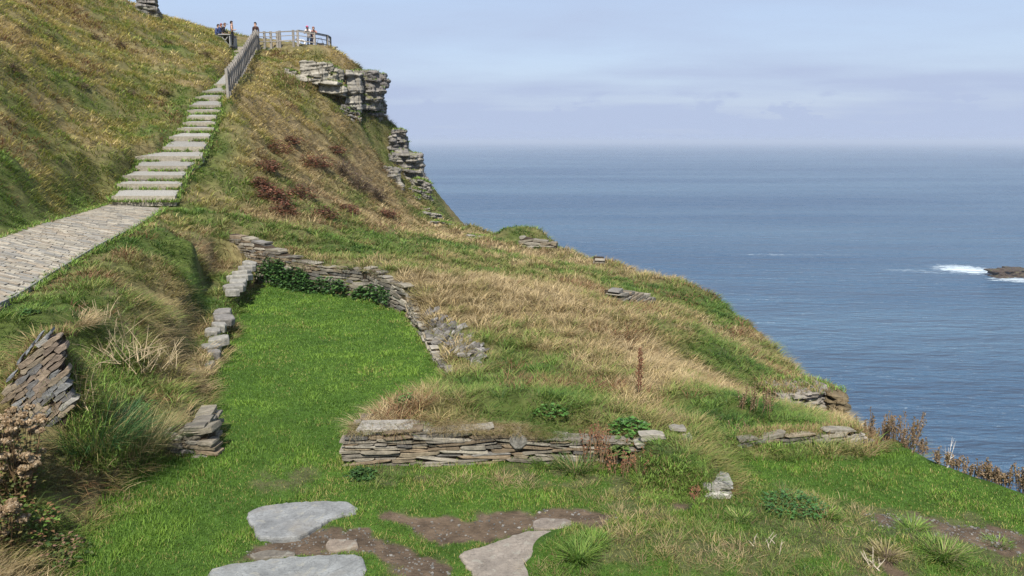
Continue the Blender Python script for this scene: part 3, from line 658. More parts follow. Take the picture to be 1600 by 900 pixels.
# ---------------------------------------------------------------- slate stones, walls, paving, steps
STONE_COLS = [(.31,.275,.215),(.38,.34,.26),(.26,.235,.19),(.44,.40,.32),(.35,.29,.20),(.24,.225,.20),(.48,.44,.36),(.31,.24,.16)]
def stone(mb, c, u, nrm, ln, h, dep, col, tilt=0., mi=0, rj=.22):
    """one slate: irregular outline seen from the front, chipped front edge, run back into the wall"""
    u = Vector(u).normalized(); nn = Vector(nrm).normalized(); v = Vector((0, 0, 1))
    R = Matrix.Rotation(tilt, 3, nn); u2 = R @ u; v2 = R @ v
    rr_ = lambda a: random.uniform(-a, a)
    o = [(-.5, -.5), (-.18+rr_(.1), -.5), (.2+rr_(.1), -.5), (.5, -.48), (.5, .1+rr_(.2)), (.48, .5), (.15+rr_(.12), .5), (-.2+rr_(.12), .5), (-.5, .45), (-.52, rr_(.2))]
    o = [(a+rr_(rj*.25), b+rr_(rj)) for a, b in o]
    # ends often thin out
    if random.random() < .6: k = random.uniform(.2, .7); o = [(a, b*(k if a > .4 else 1)) for a, b in o]
    if random.random() < .4: k = random.uniform(.35, .8); o = [(a, b*(k if a < -.4 else 1)) for a, b in o]
    rings = []
    for sc, d in ((.97, -dep), (1.0, -.025), (.985, -.004), (.9, .004+random.uniform(0, .012))):
        sv = sc if d < .001 else .86
        rings.append([tuple(Vector(c)+u2*(a*ln*sc)+v2*(b*h*sv)+nn*(d+(rr_(.004) if d > -.1 else 0))) for a, b in o])
    m = len(o); vs = [p for r in rings for p in r]; fs = []
    for k in range(3):
        for i in range(m): fs.append((k*m+i, k*m+(i+1) % m, (k+1)*m+(i+1) % m, (k+1)*m+i))
    fs.append(tuple(3*m+i for i in range(m))); fs.append(tuple(m-1-i for i in range(m)))
    kk = random.uniform(.75, 1.25)*.56
    mb.add(vs, fs, tuple(q*kk for q in col), mi)

def dry_wall(mb, pts, side, ztop, zbot, dep=.28, hmin=.03, hmax=.085, lmin=.1, lmax=.42, gap=.006, batter=.06, missing=0., tilt=.05, pal=STONE_COLS, seed=0, back=None):
    """pts: plan line; side: +1/-1 which side the face looks to; ztop(s), zbot(s) over 0..1"""
    random.seed(seed); pts = [Vector((p[0], p[1])) for p in pts]
    seg = [(pts[i+1]-pts[i]).length for i in range(len(pts)-1)]; T = sum(seg); cum = [0]
    for s_ in seg: cum.append(cum[-1]+s_)
    def at(s):
        s = min(max(s, 0), T-1e-4)
        for i in range(len(seg)):
            if s <= cum[i+1]: break
        d = (pts[i+1]-pts[i]).normalized(); return pts[i]+d*(s-cum[i]), d
    zlo = min(zbot(k/20) for k in range(21))-.05; zhi = max(ztop(k/20) for k in range(21)); z = zlo
    while z < zhi:
        h = random.uniform(hmin, hmax); s = -random.uniform(0, .1)
        while s < T:
            ln = random.uniform(lmin, lmax)*(1.25 if h > .6*hmax else .9); mid = s+ln/2; fr = min(max(mid/T, 0), 1)
            p, d = at(mid); zz = z+h/2+math.sin(mid*2.1+seed)*.015
            if zbot(fr)-.09 < zz < ztop(fr)+random.uniform(-.035, .02) and mid < T+.02 and random.random() >= missing:
                nn = Vector((d.y, -d.x))*side; off = random.uniform(-.03, .02)-(zz-zbot(fr))*batter
                c = p+nn*off
                hh = h*random.uniform(.82, 1.05)
                stone(mb, (c.x, c.y, zz), (d.x, d.y, 0), (nn.x, nn.y, 0), ln-gap, hh-gap*.6, dep*random.uniform(.7, 1), random.choice(pal), random.gauss(0, tilt))
            s += ln
        z += h
    # dark earth packed behind the stones
    n = 24
    for k in range(n):
        a, d = at(T*k/n); b, _ = at(T*(k+1)/n-1e-3); nn = Vector((d.y, -d.x))*side; f0 = k/n; f1 = (k+1)/n
        q0, q1 = a-nn*.07, b-nn*.07; r0, r1 = a-nn*(dep+.02), b-nn*(dep+.02)
        z0, z1 = ztop(f0)-.05, ztop(f1)-.05; y0, y1 = zbot(f0)-.1, zbot(f1)-.1
        mb.add([(q0.x, q0.y, y0), (q1.x, q1.y, y1), (q1.x, q1.y, z1), (q0.x, q0.y, z0), (r0.x, r0.y, y0), (r1.x, r1.y, y1), (r1.x, r1.y, z1), (r0.x, r0.y, z0)],
               [(0, 1, 2, 3), (3, 2, 6, 7), (5, 4, 7, 6), (4, 0, 3, 7), (1, 5, 6, 2)], (.06, .045, .032), 1)
def lerpf(pts):
    xs = [p[0] for p in pts]; ys = [p[1] for p in pts]; return lambda s: float(np.interp(s, xs, ys))
def ztop_at(x, y, py):      # height of the point above (x, y) that the photograph shows at row py
    t = math.tan(PITCH-math.atan((450-py)/FPX)); return EYE-math.hypot(0, y)*t

# front wall
random.seed(3)
w = empty('dry_stone_wall', (FRONT[1][0], FRONT[1][1], 0)); tag(w, 'low dry stone wall of thin slates across the front of the room, turf and grass on top', 'stone wall')
def reb(mb, name, par):      # build at world coordinates under an Empty that stands elsewhere
    o = mb.build(name, [M_STONE, M_SOIL], par); o.location = tuple(-v for v in par.location); return o
P0, P1, P2 = wz(541,731), wz(800,723), wz(985,728)
mb = MB(); dry_wall(mb, [P0, wz(700,727), P1, P2], 1, lerpf([(0,.47),(.3,.50),(.56,.46),(.68,.40),(1,.30)]), lerpf([(0,-.02),(.6,-.0),(1,.04)]), seed=4, hmin=.022, hmax=.062, lmin=.14, lmax=.62, tilt=.06, gap=.012)
reb(mb, 'front_face', w)
mb = MB(); dry_wall(mb, [wz(541,731)+np.array([-.02,1.05]), wz(541,731)+np.array([.0,.16])], 1, lerpf([(0,.42),(1,.42)]), lerpf([(0,-.02),(1,-.02)]), seed=5, hmin=.035, hmax=.075, lmin=.15, lmax=.4)
reb(mb, 'end_face', w)
mb = MB(); random.seed(8)
c = px2w(640, 684, Y=10.12); stone(mb, (c[0]-.18, 10.07, .46), (1, 0, 0), (0, -1, 0), 1.05, .105, .35, (.42,.39,.33), -.015, rj=.1); reb(mb, 'long_capstone', w)
mb = MB(); stone(mb, (.09, 10.08, .33), (1, 0, 0), (0, -1, 0), .24, .22, .3, (.36,.34,.30), .05, rj=.08); reb(mb, 'block_stone', w)
# rest of the front wall, fallen apart
w = empty('ruined_wall_end', (1.8, 10.2, 0)); tag(w, 'broken far end of the front wall, a few pale slates between dead stalks and turf', 'stone wall')
mb = MB(); random.seed(12)
for (px, py, Y, ln, h, tl) in [(1020,684,9.95,.34,.08,.05),(1012,696,9.96,.32,.06,.0),(1028,703,9.95,.26,.06,-.1),(1016,712,9.96,.28,.05,.1),(1060,672,10.4,.22,.05,-.05),(960,694,10.2,.3,.05,0),
                              (925,683,10.35,.25,.04,.0),(990,690,10.2,.25,.05,.1),(1070,690,10.3,.22,.12,.5)]:
    mb = MB(); c = px2w(px, py, Y=Y); stone(mb, c, (1, .05, 0), (0, -1, 0), ln, h, .16, random.choice(STONE_COLS[3:7:3]+[(.44,.43,.39)]), tl); reb(mb, 'slate', w)
w = empty('corner_stones', (2.6, 8.95, 0)); tag(w, 'three flat pale slates piled at the turf corner beside the right lawn', 'stones')
for (px, py, Y, ln, h, tl) in [(1122,778,8.98,.34,.10,.03),(1128,786,8.92,.3,.05,-.0),(1122,762,9.05,.36,.12,.12)]:
    mb = MB(); c = px2w(px, py, Y=Y); stone(mb, c, (1, -.1, 0), (-.1, -1, 0), ln, h, .35, (.50,.48,.43), tl); reb(mb, 'slate', w)
# left stub
w = empty('wall_stub', (-4.6, 10.5, 0)); tag(w, 'short slate wall stub under rough grass at the left of the room entrance', 'stone wall')
mb = MB(); dry_wall(mb, [wz(255,712), wz(322,716)], 1, lerpf([(0,.38),(.5,.44),(1,.46)]), lerpf([(0,0),(1,0)]), seed=7, hmin=.05, hmax=.11, lmin=.15, lmax=.42); reb(mb, 'front_face', w)
mb = MB(); dry_wall(mb, [wz(324,717)+np.array([-.02,.14]), wz(324,717)+np.array([-.14,1.0])], 1, lerpf([(0,.46),(1,.42)]), lerpf([(0,0),(1,0)]), seed=8, hmin=.05, hmax=.1, lmin=.15, lmax=.42, pal=STONE_COLS[:3]+STONE_COLS[5:6]); reb(mb, 'side_face', w)
# tilted wall at the far left
w = empty('tilted_wall', (-6.2, 8.7, .5)); tag(w, 'steep ruined wall of brown and grey slates set aslant in the left bank', 'stone wall')
mb = MB(); random.seed(31)
A0 = px2w(20, 650, Y=8.90); A1 = px2w(99, 610, Y=9.10)
TL = lerpf([(0, px2w(20,606,Y=8.9)[2]), (.3, px2w(45,566,Y=8.96)[2]), (.75, px2w(78,526,Y=9.05)[2]), (1, px2w(99,526,Y=9.1)[2])])
BLz = lerpf([(0, px2w(24,665,Y=8.9)[2]), (1, px2w(99,640,Y=9.1)[2])])
d = (A1-A0)[:2]; d = d/np.linalg.norm(d); nn = np.array([d[1], -d[0]])
T = np.linalg.norm((A1-A0)[:2]); 
for a in range(-12, 40):
    for b in range(-12, 36):
        th = math.radians(38); ls, hs = .17, .062
        s0 = (a+.5*(b % 2)+random.uniform(-.2, .2))*ls; v0 = b*hs
        s = s0*math.cos(th)-v0*math.sin(th); v = s0*math.sin(th)+v0*math.cos(th)-.5
        if s < -.02 or s > T+.03: continue
        z = A0[2]-.35+v
        if z > TL(s/T)-.02 or z < BLz(s/T)-.12: continue
        c = (A0[0]+d[0]*s+nn[0]*random.uniform(-.008, .008), A0[1]+d[1]*s, z)
        stone(mb, c, (d[0], d[1], 0), (nn[0], nn[1], 0), ls*random.uniform(.7, 1.5), hs*random.uniform(.8, 1.35), .2, random.choice([(.36,.28,.20),(.27,.21,.16),(.31,.31,.30),(.42,.40,.35),(.22,.21,.20),(.38,.31,.22)]), th+random.gauss(0, .05))
for k in range(5):
    f = .1+k/5; s = f*T; c = (A0[0]+d[0]*s+nn[0]*-.1, A0[1]+d[1]*s, TL(f)+.02); stone(mb, c, (d[0], d[1], .8), (nn[0], nn[1], 0), .13, .035, .2, (.26,.27,.28), .3+random.gauss(0, .15))
for k in range(12):
    f0 = k/12*T; f1 = (k+1)/12*T; b0 = A0[:2]+d*f0-nn*.025; b1 = A0[:2]+d*f1-nn*.025; c0 = b0-nn*.5; c1 = b1-nn*.5; z0 = TL(k/12)-.05; z1 = TL((k+1)/12)-.05
    mb.add([(*b0, -.2), (*b1, -.2), (*b1, z1), (*b0, z0), (*c0, -.2), (*c1, -.2), (*c1, z1), (*c0, z0)], [(0, 1, 2, 3), (3, 2, 6, 7), (5, 4, 7, 6), (4, 0, 3, 7), (1, 5, 6, 2)], (.06, .045, .032), 1)
reb(mb, 'stonework', w)
# back wall (stepped: tall at the left corner, lower to the right)
w = empty('back_wall', (-6, 23, 0)); tag(w, 'dry stone wall along the back of the room, ivy growing over its foot', 'stone wall')
BW = [wz(388,440)+np.array([-.75,.55]), wz(430,446), wz(500,456), wz(575,466), wz(630,489)]
seg = np.cumsum([0]+[np.linalg.norm(BW[i+1]-BW[i]) for i in range(4)]); seg = seg/seg[-1]
zt = [max(ztop_at(0, BW[i][1], [364, 388, 0, 0, 0][i]) if i < 2 else 0, q_+.09) for i, q_ in enumerate([float(base_h(np.array([p[0]]), np.array([p[1]+.15]))[0])-.03 for p in BW])]; print('back tops', zt)
mb = MB(); dry_wall(mb, BW, 1, lerpf([(0, zt[0]), (seg[1]*.9, zt[1]+.02), (seg[1]*1.02, zt[1]-.1), (seg[2], zt[2]), (seg[3], zt[3]), (1, zt[4])]), lerpf([(0, .3), (seg[1], 0), (1, 0)]),
                    seed=9, hmin=.055, hmax=.12, lmin=.2, lmax=.7, dep=.35, gap=.012); reb(mb, 'stonework', w)
# right wall
w = empty('right_wall', (-2, 17, 0)); tag(w, 'crumbling rubble wall along the right side of the room, half hidden by hanging grass', 'stone wall')
RW = [wz(634,492), wz(662,535), wz(690,584), wz(700,600)+np.array([.1,-.1])]
mb = MB(); dry_wall(mb, RW, 1, (lambda q_: float(base_h(np.array([np.interp(q_*3, range(4), [p[0] for p in RW])+.15]), np.array([np.interp(q_*3, range(4), [p[1] for p in RW])]))[0])+.05), lerpf([(0,0),(1,0)]), seed=10, hmin=.05, hmax=.11, lmin=.12, lmax=.35, missing=.15, tilt=.2, gap=.015, dep=.18); reb(mb, 'stonework', w)
random.seed(77); mb = MB()
PAL_D = [(.26,.24,.21),(.32,.30,.27),(.2,.18,.16),(.38,.36,.33)]
for k in range(150):
    f = random.random(); px = 668+f*82; py = 505+f*50+random.gauss(0, 11)+ (1-abs(f-.6))*6
    h_ = hit(px, py); sz = random.uniform(.06, .2)
    stone(mb, (h_[0], h_[1]-.05, h_[2]+.03), (1, random.uniform(-.6, .6), 0), (random.uniform(-.8, .2), -1, 0), sz*1.6, sz*random.uniform(.3, .7), sz, random.choice(PAL_D), random.gauss(.6, .5))
reb(mb, 'fallen_rubble', w)
# low wall by the right lawn
w = empty('terrace_wall', (4, 10.55, 0)); tag(w, 'very low slate wall edging the right lawn beneath a grassy bank', 'stone wall')
TW = [wz(1158,714,-.1), wz(1200,713,-.12), wz(1270,711,-.2), wz(1345,708,-.26)]
mb = MB(); dry_wall(mb, TW, 1, lerpf([(0,.16),(.15,.20),(.4,.16),(.65,.12),(1,.10)]), lerpf([(0,-.12),(1,-.32)]), seed=14, hmin=.035, hmax=.07, lmin=.15, lmax=.45, missing=.1, tilt=.09, dep=.14); reb(mb, 'stonework', w)
# step stones on top of the left ledge: each one could be lifted
led = [(392,408,.80,.52),(384,414,.78,.6),(378,421,.74,.55),(376,428,.70,.6),(374,436,.66,.55),(370,444,.62,.55),(366,451,.58,.4),(346,484,.47,.42),(343,494,.45,.45),(340,503,.42,.40),(334,512,.38,.36),
       (333,525,.34,.40),(330,536,.30,.36),(331,546,.26,.3),(326,566,.18,.22),(296,576,.2,.18)]
_lab = ['back corner', 'second', 'third', 'fourth', 'fifth', 'sixth', 'seventh']
for i, (px, py, z, sz) in enumerate(led):
    random.seed(200+i); c = px2w(px, py, z=z); mb = MB(); n_ = 8; L_ = sz*.95; D_ = sz*random.uniform(.9, 1.5); L_ *= random.uniform(.85, 1.2); c = c+np.array([random.gauss(0, .05), random.gauss(0, .06), random.gauss(0, .012)-.03])
    pts_ = [(math.cos(2*math.pi*k/n_+.4), math.sin(2*math.pi*k/n_+.4)) for k in range(n_)]
    pts_ = [(L_/2*np.sign(a)*abs(a)**.6*random.uniform(.85, 1.1), D_/2*np.sign(b)*abs(b)**.6*random.uniform(.85, 1.1)) for a, b in pts_]
    vs = []; 
    for zz, sc in ((-.16, .96), (-.03, 1.0), (-.005, .98), (.012, .9)): vs += [(a*sc, b*sc, zz+random.uniform(-.006, .006)) for a, b in pts_]
    fs = [(k*n_+j_, k*n_+(j_+1) % n_, (k+1)*n_+(j_+1) % n_, (k+1)*n_+j_) for k in range(3) for j_ in range(n_)]+[tuple(3*n_+j_ for j_ in range(n_)), tuple(n_-1-j_ for j_ in range(n_))]
    mb.add(vs, fs, random.choice([(.21,.20,.175),(.24,.23,.20),(.17,.16,.145)]))
    o = mb.build('ledge_stone', [M_STONE], None, loc=tuple(c), rot=(random.gauss(0, .07), random.gauss(0, .07), .25+random.gauss(0, .25)))
    if i < 7: lb_ = 'flat slate on the ledge left of the lawn, %s from the back corner' % ['first','second','third','fourth','fifth','sixth','seventh'][i]
    elif i < 14: lb_ = 'flat slate on the near part of the left ledge, %s from its far end' % ['first','second','third','fourth','fifth','sixth','seventh'][i-7]
    elif i == 14: lb_ = 'small slate at the foot of the ledge, nearest the open lawn'
    else: lb_ = 'small round grey stone in the grass trench left of the ledge'
    tag(o, lb_, 'stone', 'slates lying on the left ledge')
# paving slabs in the foreground
slab_info = [('large blue grey slab with a cut-away corner in the lawn entrance', (.20,.205,.20)), ('large smooth blue grey slab at the bottom edge beneath the dirt path', (.20,.207,.20)), ('large tan rough slab running to the bottom edge beside the green tuft', (.22,.19,.155)),
             ('small tan stone in the dirt between the two grey slabs', (.21,.17,.13)), ('thin brown stone half sunk in the mud above the bottom slab', (.14,.125,.1)), ('small broken tan stone at the head of the tan slab', (.19,.16,.13))]
m_slabs, n, l, P = new_mat('worn_slate_slab')
a_ = n.new('ShaderNodeAttribute'); a_.attribute_name = 'col'; t_ = n.new('ShaderNodeTexCoord')
def _nz(sc, det, ro=.6, w=0):
    q = n.new('ShaderNodeTexNoise'); q.inputs['Scale'].default_value = sc; q.inputs['Detail'].default_value = det; q.inputs['Roughness'].default_value = ro; q.inputs['Distortion'].default_value = w; l.new(t_.outputs['Object'], q.inputs['Vector']); return q.outputs[0]
def _mr(v, a, b, c, d):
    q = n.new('ShaderNodeMapRange'); q.inputs[1].default_value = a; q.inputs[2].default_value = b; q.inputs[3].default_value = c; q.inputs[4].default_value = d; l.new(v, q.inputs[0]); return q.outputs[0]
def _mt(op, a, b):
    q = n.new('ShaderNodeMath'); q.operation = op
    for i_, v_ in enumerate((a, b)):
        if isinstance(v_, (int, float)): q.inputs[i_].default_value = v_
        else: l.new(v_, q.inputs[i_])
    return q.outputs[0]
relief = _nz(2.2, 5, .55, .6); step = _mt('MULTIPLY', relief, 9.0); fr_ = _mt('FRACT', step, 0); edge = _mr(fr_, .0, .10, 1, 0)      # edges of split layers
fine = _nz(26, 8, .7); blot = _nz(4.5, 6, .6, .3); lich = _mr(_nz(11, 4, .5), .60, .66, 0, 1)
k1 = _mt('MULTIPLY', _mr(blot, .3, .7, .72, 1.25), _mr(fine, .3, .7, .8, 1.2)); k2 = _mt('MULTIPLY', k1, _mt('SUBTRACT', 1, _mt('MULTIPLY', edge, .30)))
v1 = n.new('ShaderNodeVectorMath'); v1.operation = 'SCALE'; l.new(a_.outputs['Color'], v1.inputs[0]); l.new(k2, v1.inputs['Scale'])
mx1 = n.new('ShaderNodeMix'); mx1.data_type = 'RGBA'; l.new(_mt('MULTIPLY', lich, .45), mx1.inputs['Factor']); l.new(v1.outputs[0], mx1.inputs['A']); mx1.inputs['B'].default_value = (.30, .29, .24, 1)
brn = n.new('ShaderNodeMix'); brn.data_type = 'RGBA'; l.new(_mr(_nz(1.7, 4, .6), .52, .72, 0, .55), brn.inputs['Factor']); l.new(mx1.outputs['Result'], brn.inputs['A']); brn.inputs['B'].default_value = (.17, .145, .11, 1)
l.new(brn.outputs['Result'], P.inputs['Base Color']); P.inputs['Roughness'].default_value = .72; P.inputs['Specular IOR Level'].default_value = .3
bp_ = n.new('ShaderNodeBump'); bp_.inputs['Strength'].default_value = .9; bp_.inputs['Distance'].default_value = .012; l.new(_mt('ADD', _mt('FLOOR', step, 0), _mt('MULTIPLY', fine, 1.2)), bp_.inputs['Height']); l.new(bp_.outputs[0], P.inputs['Normal'])
for i, (s_, (lb_, col)) in enumerate(zip(SLABS, slab_info)):
    random.seed(300+i); c = np.mean(s_, 0); P2_ = []
    for k in range(len(s_)):
        a = np.array(s_[k]); b = np.array(s_[(k+1) % len(s_)]); nseg = max(2, int(np.linalg.norm(b-a)/.05))
        for q in range(nseg): P2_.append(a+(b-a)*q/nseg)
    P2_ = np.array(P2_)
    P2_ = (np.roll(P2_, 1, 0)+P2_*2+np.roll(P2_, -1, 0))/4; P2_ = P2_+np.array([[random.gauss(0, .009), random.gauss(0, .009)] for _ in P2_])
    gz = max(ground(c[0], c[1]), float(np.median(height(P2_[:, 0], P2_[:, 1])))); m_ = len(P2_); vs = []; fs = []
    for zz, sc in ((-.12, .99), (.012, 1.0), (.026, .985), (.034, .95), (.036, .8), (.038, .6), (.036, .35)):
        for p in P2_: q = c+(p-c)*sc; vs.append((q[0]-c[0], q[1]-c[1], zz+(fbm(np.array([q[0]*2.5]), np.array([q[1]*2.5]), 400, 3)[0]-.5)*.02*(zz > .02)))
    for k in range(6):
        for j_ in range(m_): fs.append((k*m_+j_, k*m_+(j_+1) % m_, (k+1)*m_+(j_+1) % m_, (k+1)*m_+j_))
    vs.append((0, 0, .036)); 
    for j_ in range(m_): fs.append((6*m_+j_, 6*m_+(j_+1) % m_, 7*m_))
    mb = MB(); mb.add(vs, fs, col); ar = sum(P2_[k][0]*P2_[(k+1) % m_][1]-P2_[(k+1) % m_][0]*P2_[k][1] for k in range(m_))
    if ar < 0: mb.f = [f[::-1] for f in mb.f]
    o = mb.build('paving_slab' if i < 3 else 'flat_stone', [m_slabs], None, loc=(c[0], c[1], gz)); tag(o, lb_, 'stone slab' if i < 3 else 'stone', 'flat stones set in the ground')
# pebbles in the dirt
mb = MB(); random.seed(55); cnt = 0
while cnt < 900:
    dd = DIRT[random.choice([0, 1, 1, 2, 2, 2])]; a = np.array(dd); p = (random.uniform(a[:, 0].min(), a[:, 0].max()), random.uniform(a[:, 1].min(), a[:, 1].max()))
    if not inside(np.array([p[0]]), np.array([p[1]]), dd)[0]: continue
    sz = random.uniform(.004, .011)*random.choice([1, 1, 1.6]); z = ground(*p) if cnt % 4 == 0 else z; z = ground(*p); cnt += 1
    k = random.uniform(.07, .2); mb.box((p[0], p[1], z+sz*.2), (sz, sz*.7, sz*.45), Matrix.Rotation(random.uniform(0, 3), 3, 'Z'), (k, k*.95, k*.85), jit=sz*.3)
tag(mb.build('gravel', [M_STONE]), 'small grey chips of stone scattered over the bare dirt', 'gravel', kind='stuff')

# ---------------------------------------------------------------- boardwalk and stair
def path_at(f):
    def ip(pts): 
        pts = np.array(pts); s = np.concatenate([[0], np.cumsum(np.linalg.norm(np.diff(pts[:, :2], axis=0), axis=1))]); s /= s[-1]; return np.array([np.interp(f, s, pts[:, k]) for k in range(3)])
    return ip(PATH_LW), ip(PATH_RW)
mb = MB(); random.seed(21); NP = 150
for k in range(NP):
    l0, r0 = path_at(k/NP); l1, r1 = path_at((k+.93)/NP); Lw = np.linalg.norm(r0-l0); u = 0; cuts = [random.uniform(-.05, .02)]
    while cuts[-1] < 1: cuts.append(cuts[-1]+random.uniform(.25, 1.1)/Lw)
    for a, b in zip(cuts[:-1], cuts[1:]):
        b = min(b, 1+random.uniform(-.02, .03)); 
        if b-a < .02: continue
        g_ = random.uniform(.72, 1.2); col = tuple(q*g_ for q in random.choice([(.28,.25,.20),(.25,.23,.19),(.31,.28,.22),(.21,.20,.175),(.26,.22,.165)])); dz = random.uniform(-.008, .006)
        P4 = [l0+(r0-l0)*(a+.004), l0+(r0-l0)*(b-.004), l1+(r1-l1)*(b-.004), l1+(r1-l1)*(a+.004)]; j_ = lambda: random.uniform(-.008, .008)
        top = [(p[0]+j_(), p[1]+j_(), p[2]+dz+j_()*.4) for p in P4]; bot = [(p[0], p[1], p[2]-.06) for p in P4]
        mb.add(top+bot, [(0, 1, 2, 3), (4, 7, 6, 5), (0, 4, 5, 1), (1, 5, 6, 2), (2, 6, 7, 3), (3, 7, 4, 0)], col)
tag(mb.build('path_paving', [M_STONE]), kind='structure')
mb = MB()
for k in range(len(PATH_RW)-1):
    a, b = PATH_RW[k], PATH_RW[k+1]; u = (b-a)/np.linalg.norm(b-a); nl = np.array([u[1], -u[0], 0])
    a2 = a+nl*.03+u*.01; b2 = b+nl*.03-u*.01
    mb.bar((a2[0], a2[1], a2[2]-.03), (b2[0], b2[1], b2[2]-.03), .04, .13, (.20, .195, .18))
tag(mb.build('path_kerb', [M_STONE]), kind='structure')
m_gravel = mat_col('gravel_tread', rough=.9, nscale=40, namp=.5, bump=.8, bscale=60, spec=.2)
ordw = ['first','second','third','fourth','fifth','sixth','seventh','eighth','ninth','tenth','eleventh','twelfth','thirteenth','fourteenth','fifteenth']
ns = len(ST_Y)
steps = list(range(ns))
for i in range(ns):
    Y = ST_Y[i]; Yn = ST_Y[i+1] if i+1 < ns else Y+1.2
    xl, xr = ST_L[i], ST_R[i]; xl2 = np.interp(Yn, ST_Y, ST_L)-.0; xr2 = np.interp(Yn, ST_Y, ST_R)
    z = float(stair_z(Y)); zn = float(stair_z(Yn)); zp = float(stair_z(ST_Y[i-1])) if i else SZ0-.02
    t = empty('stair_step', ((xl+xr)/2, Y, z))
    if i < 15: lb_ = 'shallow stair step with a pale riser, %s step up from the boardwalk' % ordw[i]
    else: lb_ = ['worn stair step high beside the upper fence, lowest of the top three', 'worn stair step high beside the upper fence, middle of the top three', 'topmost stair step below the standing person in black'][i-15]
    tag(t, lb_, 'step', 'steps of the hillside stair')
    rise = max(.13, min(.2, (z-zp)*.6)) if i else .36; xl += random.gauss(0, .07); xr += random.gauss(0, .06); random.seed(500+i)
    kt = random.uniform(.85, 1.2); kr = random.uniform(.8, 1.15)
    mb = MB(); mb.bar((xl-(xl+xr)/2-.02, 0, -rise/2), (xr-(xl+xr)/2+.02, random.uniform(-.06, .06), -rise/2), .14, rise, tuple(v*kr for v in (.25, .225, .175))); mb.build('riser', [M_STONE], t)
    mb = MB(); dY = Yn-Y; mx_ = (xl+xr)/2
    mb.add([(xl-mx_+.02, .07, -.012), (xr-mx_-.02, .07, -.012), (xr2-mx_-.02, dY, zn-z-.19), (xl2-mx_+.02, dY, zn-z-.19), (xl-mx_+.02, .07, -.3), (xr-mx_-.02, .07, -.3), (xr2-mx_-.02, dY, -.3), (xl2-mx_+.02, dY, -.3)],
           [(0, 1, 2, 3), (4, 7, 6, 5), (0, 4, 5, 1), (1, 5, 6, 2), (2, 6, 7, 3), (3, 7, 4, 0)], tuple(v*kt for v in (.24, .232, .21))); mb.build('tread', [m_gravel], t)

# ---------------------------------------------------------------- fences
def zrow(Y, py): return EYE+Y*math.tan(math.atan((450-py)/FPX)-PITCH)
root = empty('stair_fence', (-15, 41, 6.4)); tag(root, 'weathered wooden post and rail fence climbing beside the stair to the top', 'fence')
wc = [(.24,.22,.19),(.20,.185,.165),(.28,.255,.225)]
FN = 20; fp = []
for k in range(FN):
    f = k/(FN-1); Y = 39.2+f*17.6; pxx = np.interp(f, [0, .35, .75, 1], [353, 373, 392, 402]); x_ = px2w(pxx, 100, Y=Y)[0]
    f2 = pxx; pt = np.interp(pxx, [353, 373, 392, 402], [107, 85, 58, 46]); zt_ = zrow(Y, pt); zb = zt_-1.45; fp.append((x_, Y, zt_, zb))
random.seed(91)
for (x_, Y, zt_, zb) in fp:
    mb = MB(); h = (zt_-zb)/2; mb.box((0, 0, h), (.065, .05, h), None, random.choice(wc), jit=.008); o = mb.build('post', [M_WOOD], root); o.location = Vector((x_, Y, zb))-root.location
for k in range(FN-1):
    for q_ in (.33, .67):
        a = np.array(fp[k]); b = np.array(fp[k+1]); p = a+(b-a)*q_; mb = MB(); mb.box((.09, 0, .62), (.04, .012, .56+random.uniform(-.02, .02)), None, random.choice(wc), jit=.006); o = mb.build('paling', [M_WOOD], root); o.location = Vector((p[0], p[1], p[2]-1.2))-root.location
for lv in (.15, .85):
    mb = MB()
    for k in range(FN-1):
        a, b = fp[k], fp[k+1]; mb.bar((a[0]+.06, a[1], a[2]-lv), (b[0]+.06, b[1], b[2]-lv), .04, .09, random.choice(wc))
    o = mb.build('rail', [M_WOOD], root); o.location = -root.location
root = empty('platform_fence', (-18, 58, 11)); tag(root, 'weathered wooden railing curving round the clifftop viewing platform', 'fence')
PF = [(404,57.2,50,74),(414,57.5,50,73),(424,57.8,50,73),(434,58.0,50,73),(438,58.05,49,73),(459,58.2,48,73),(466,58.3,48,73),(492,58.8,52,74),(512,60.8,56,75),(516.5,62.8,59,75)]
pp = []
for (pxx, Y, pt, pb) in PF:
    a = px2w(pxx, pb, Y=Y); zt_ = 12.15 if pxx < 500 else 12.12; zt_ = zrow(Y, pt); pp.append((a[0], Y, zt_, zrow(Y, pb)))
    mb = MB(); zb = zrow(Y, pb)-.5; h = (zt_+.05-zb)/2; mb.box((0, 0, h), (.075, .06, h), None, random.choice(wc), jit=.006); o = mb.build('post', [M_WOOD], root); o.location = Vector((a[0], Y, zb))-root.location
for lv, hh in ((.04, .08), (.33, .05), (.66, .07)):
    mb = MB()
    for k in range(len(pp)-1):
        a, b = pp[k], pp[k+1]; mb.bar((a[0], a[1]-.05, a[2]-lv), (b[0], b[1]-.05, b[2]-lv), .04, hh, random.choice(wc))
    if lv == .04:
        for k in range(6, len(pp)-1):
            a, b = pp[k], pp[k+1]; mb.bar((a[0], a[1], a[2]+.05), (b[0], b[1], b[2]+.05), .14, .04, (.12, .12, .115))
    o = mb.build('rail', [M_WOOD], root); o.location = -root.location
mb = MB(); dpts = [(-20.2, 57.1), (-16.2, 58.2), (-14.6, 59.0), (-13.9, 61), (-14.3, 63.2), (-17, 65), (-21, 65)]
zz = zrow(58, 74.5); vs = [(a, b, zz) for a, b in dpts]+[(a, b, zz-.3) for a, b in dpts]; m_ = len(dpts)
mb.add(vs, [tuple(range(m_)), tuple(range(2*m_-1, m_-1, -1))]+[(k, k+m_, (k+1) % m_+m_, (k+1) % m_) for k in range(m_)], (.2, .2, .19)); DECK_Z = zz
o = mb.build('viewing_deck', [M_WOOD]); tag(o, 'grey timber deck of the viewing platform on the headland top', 'deck')
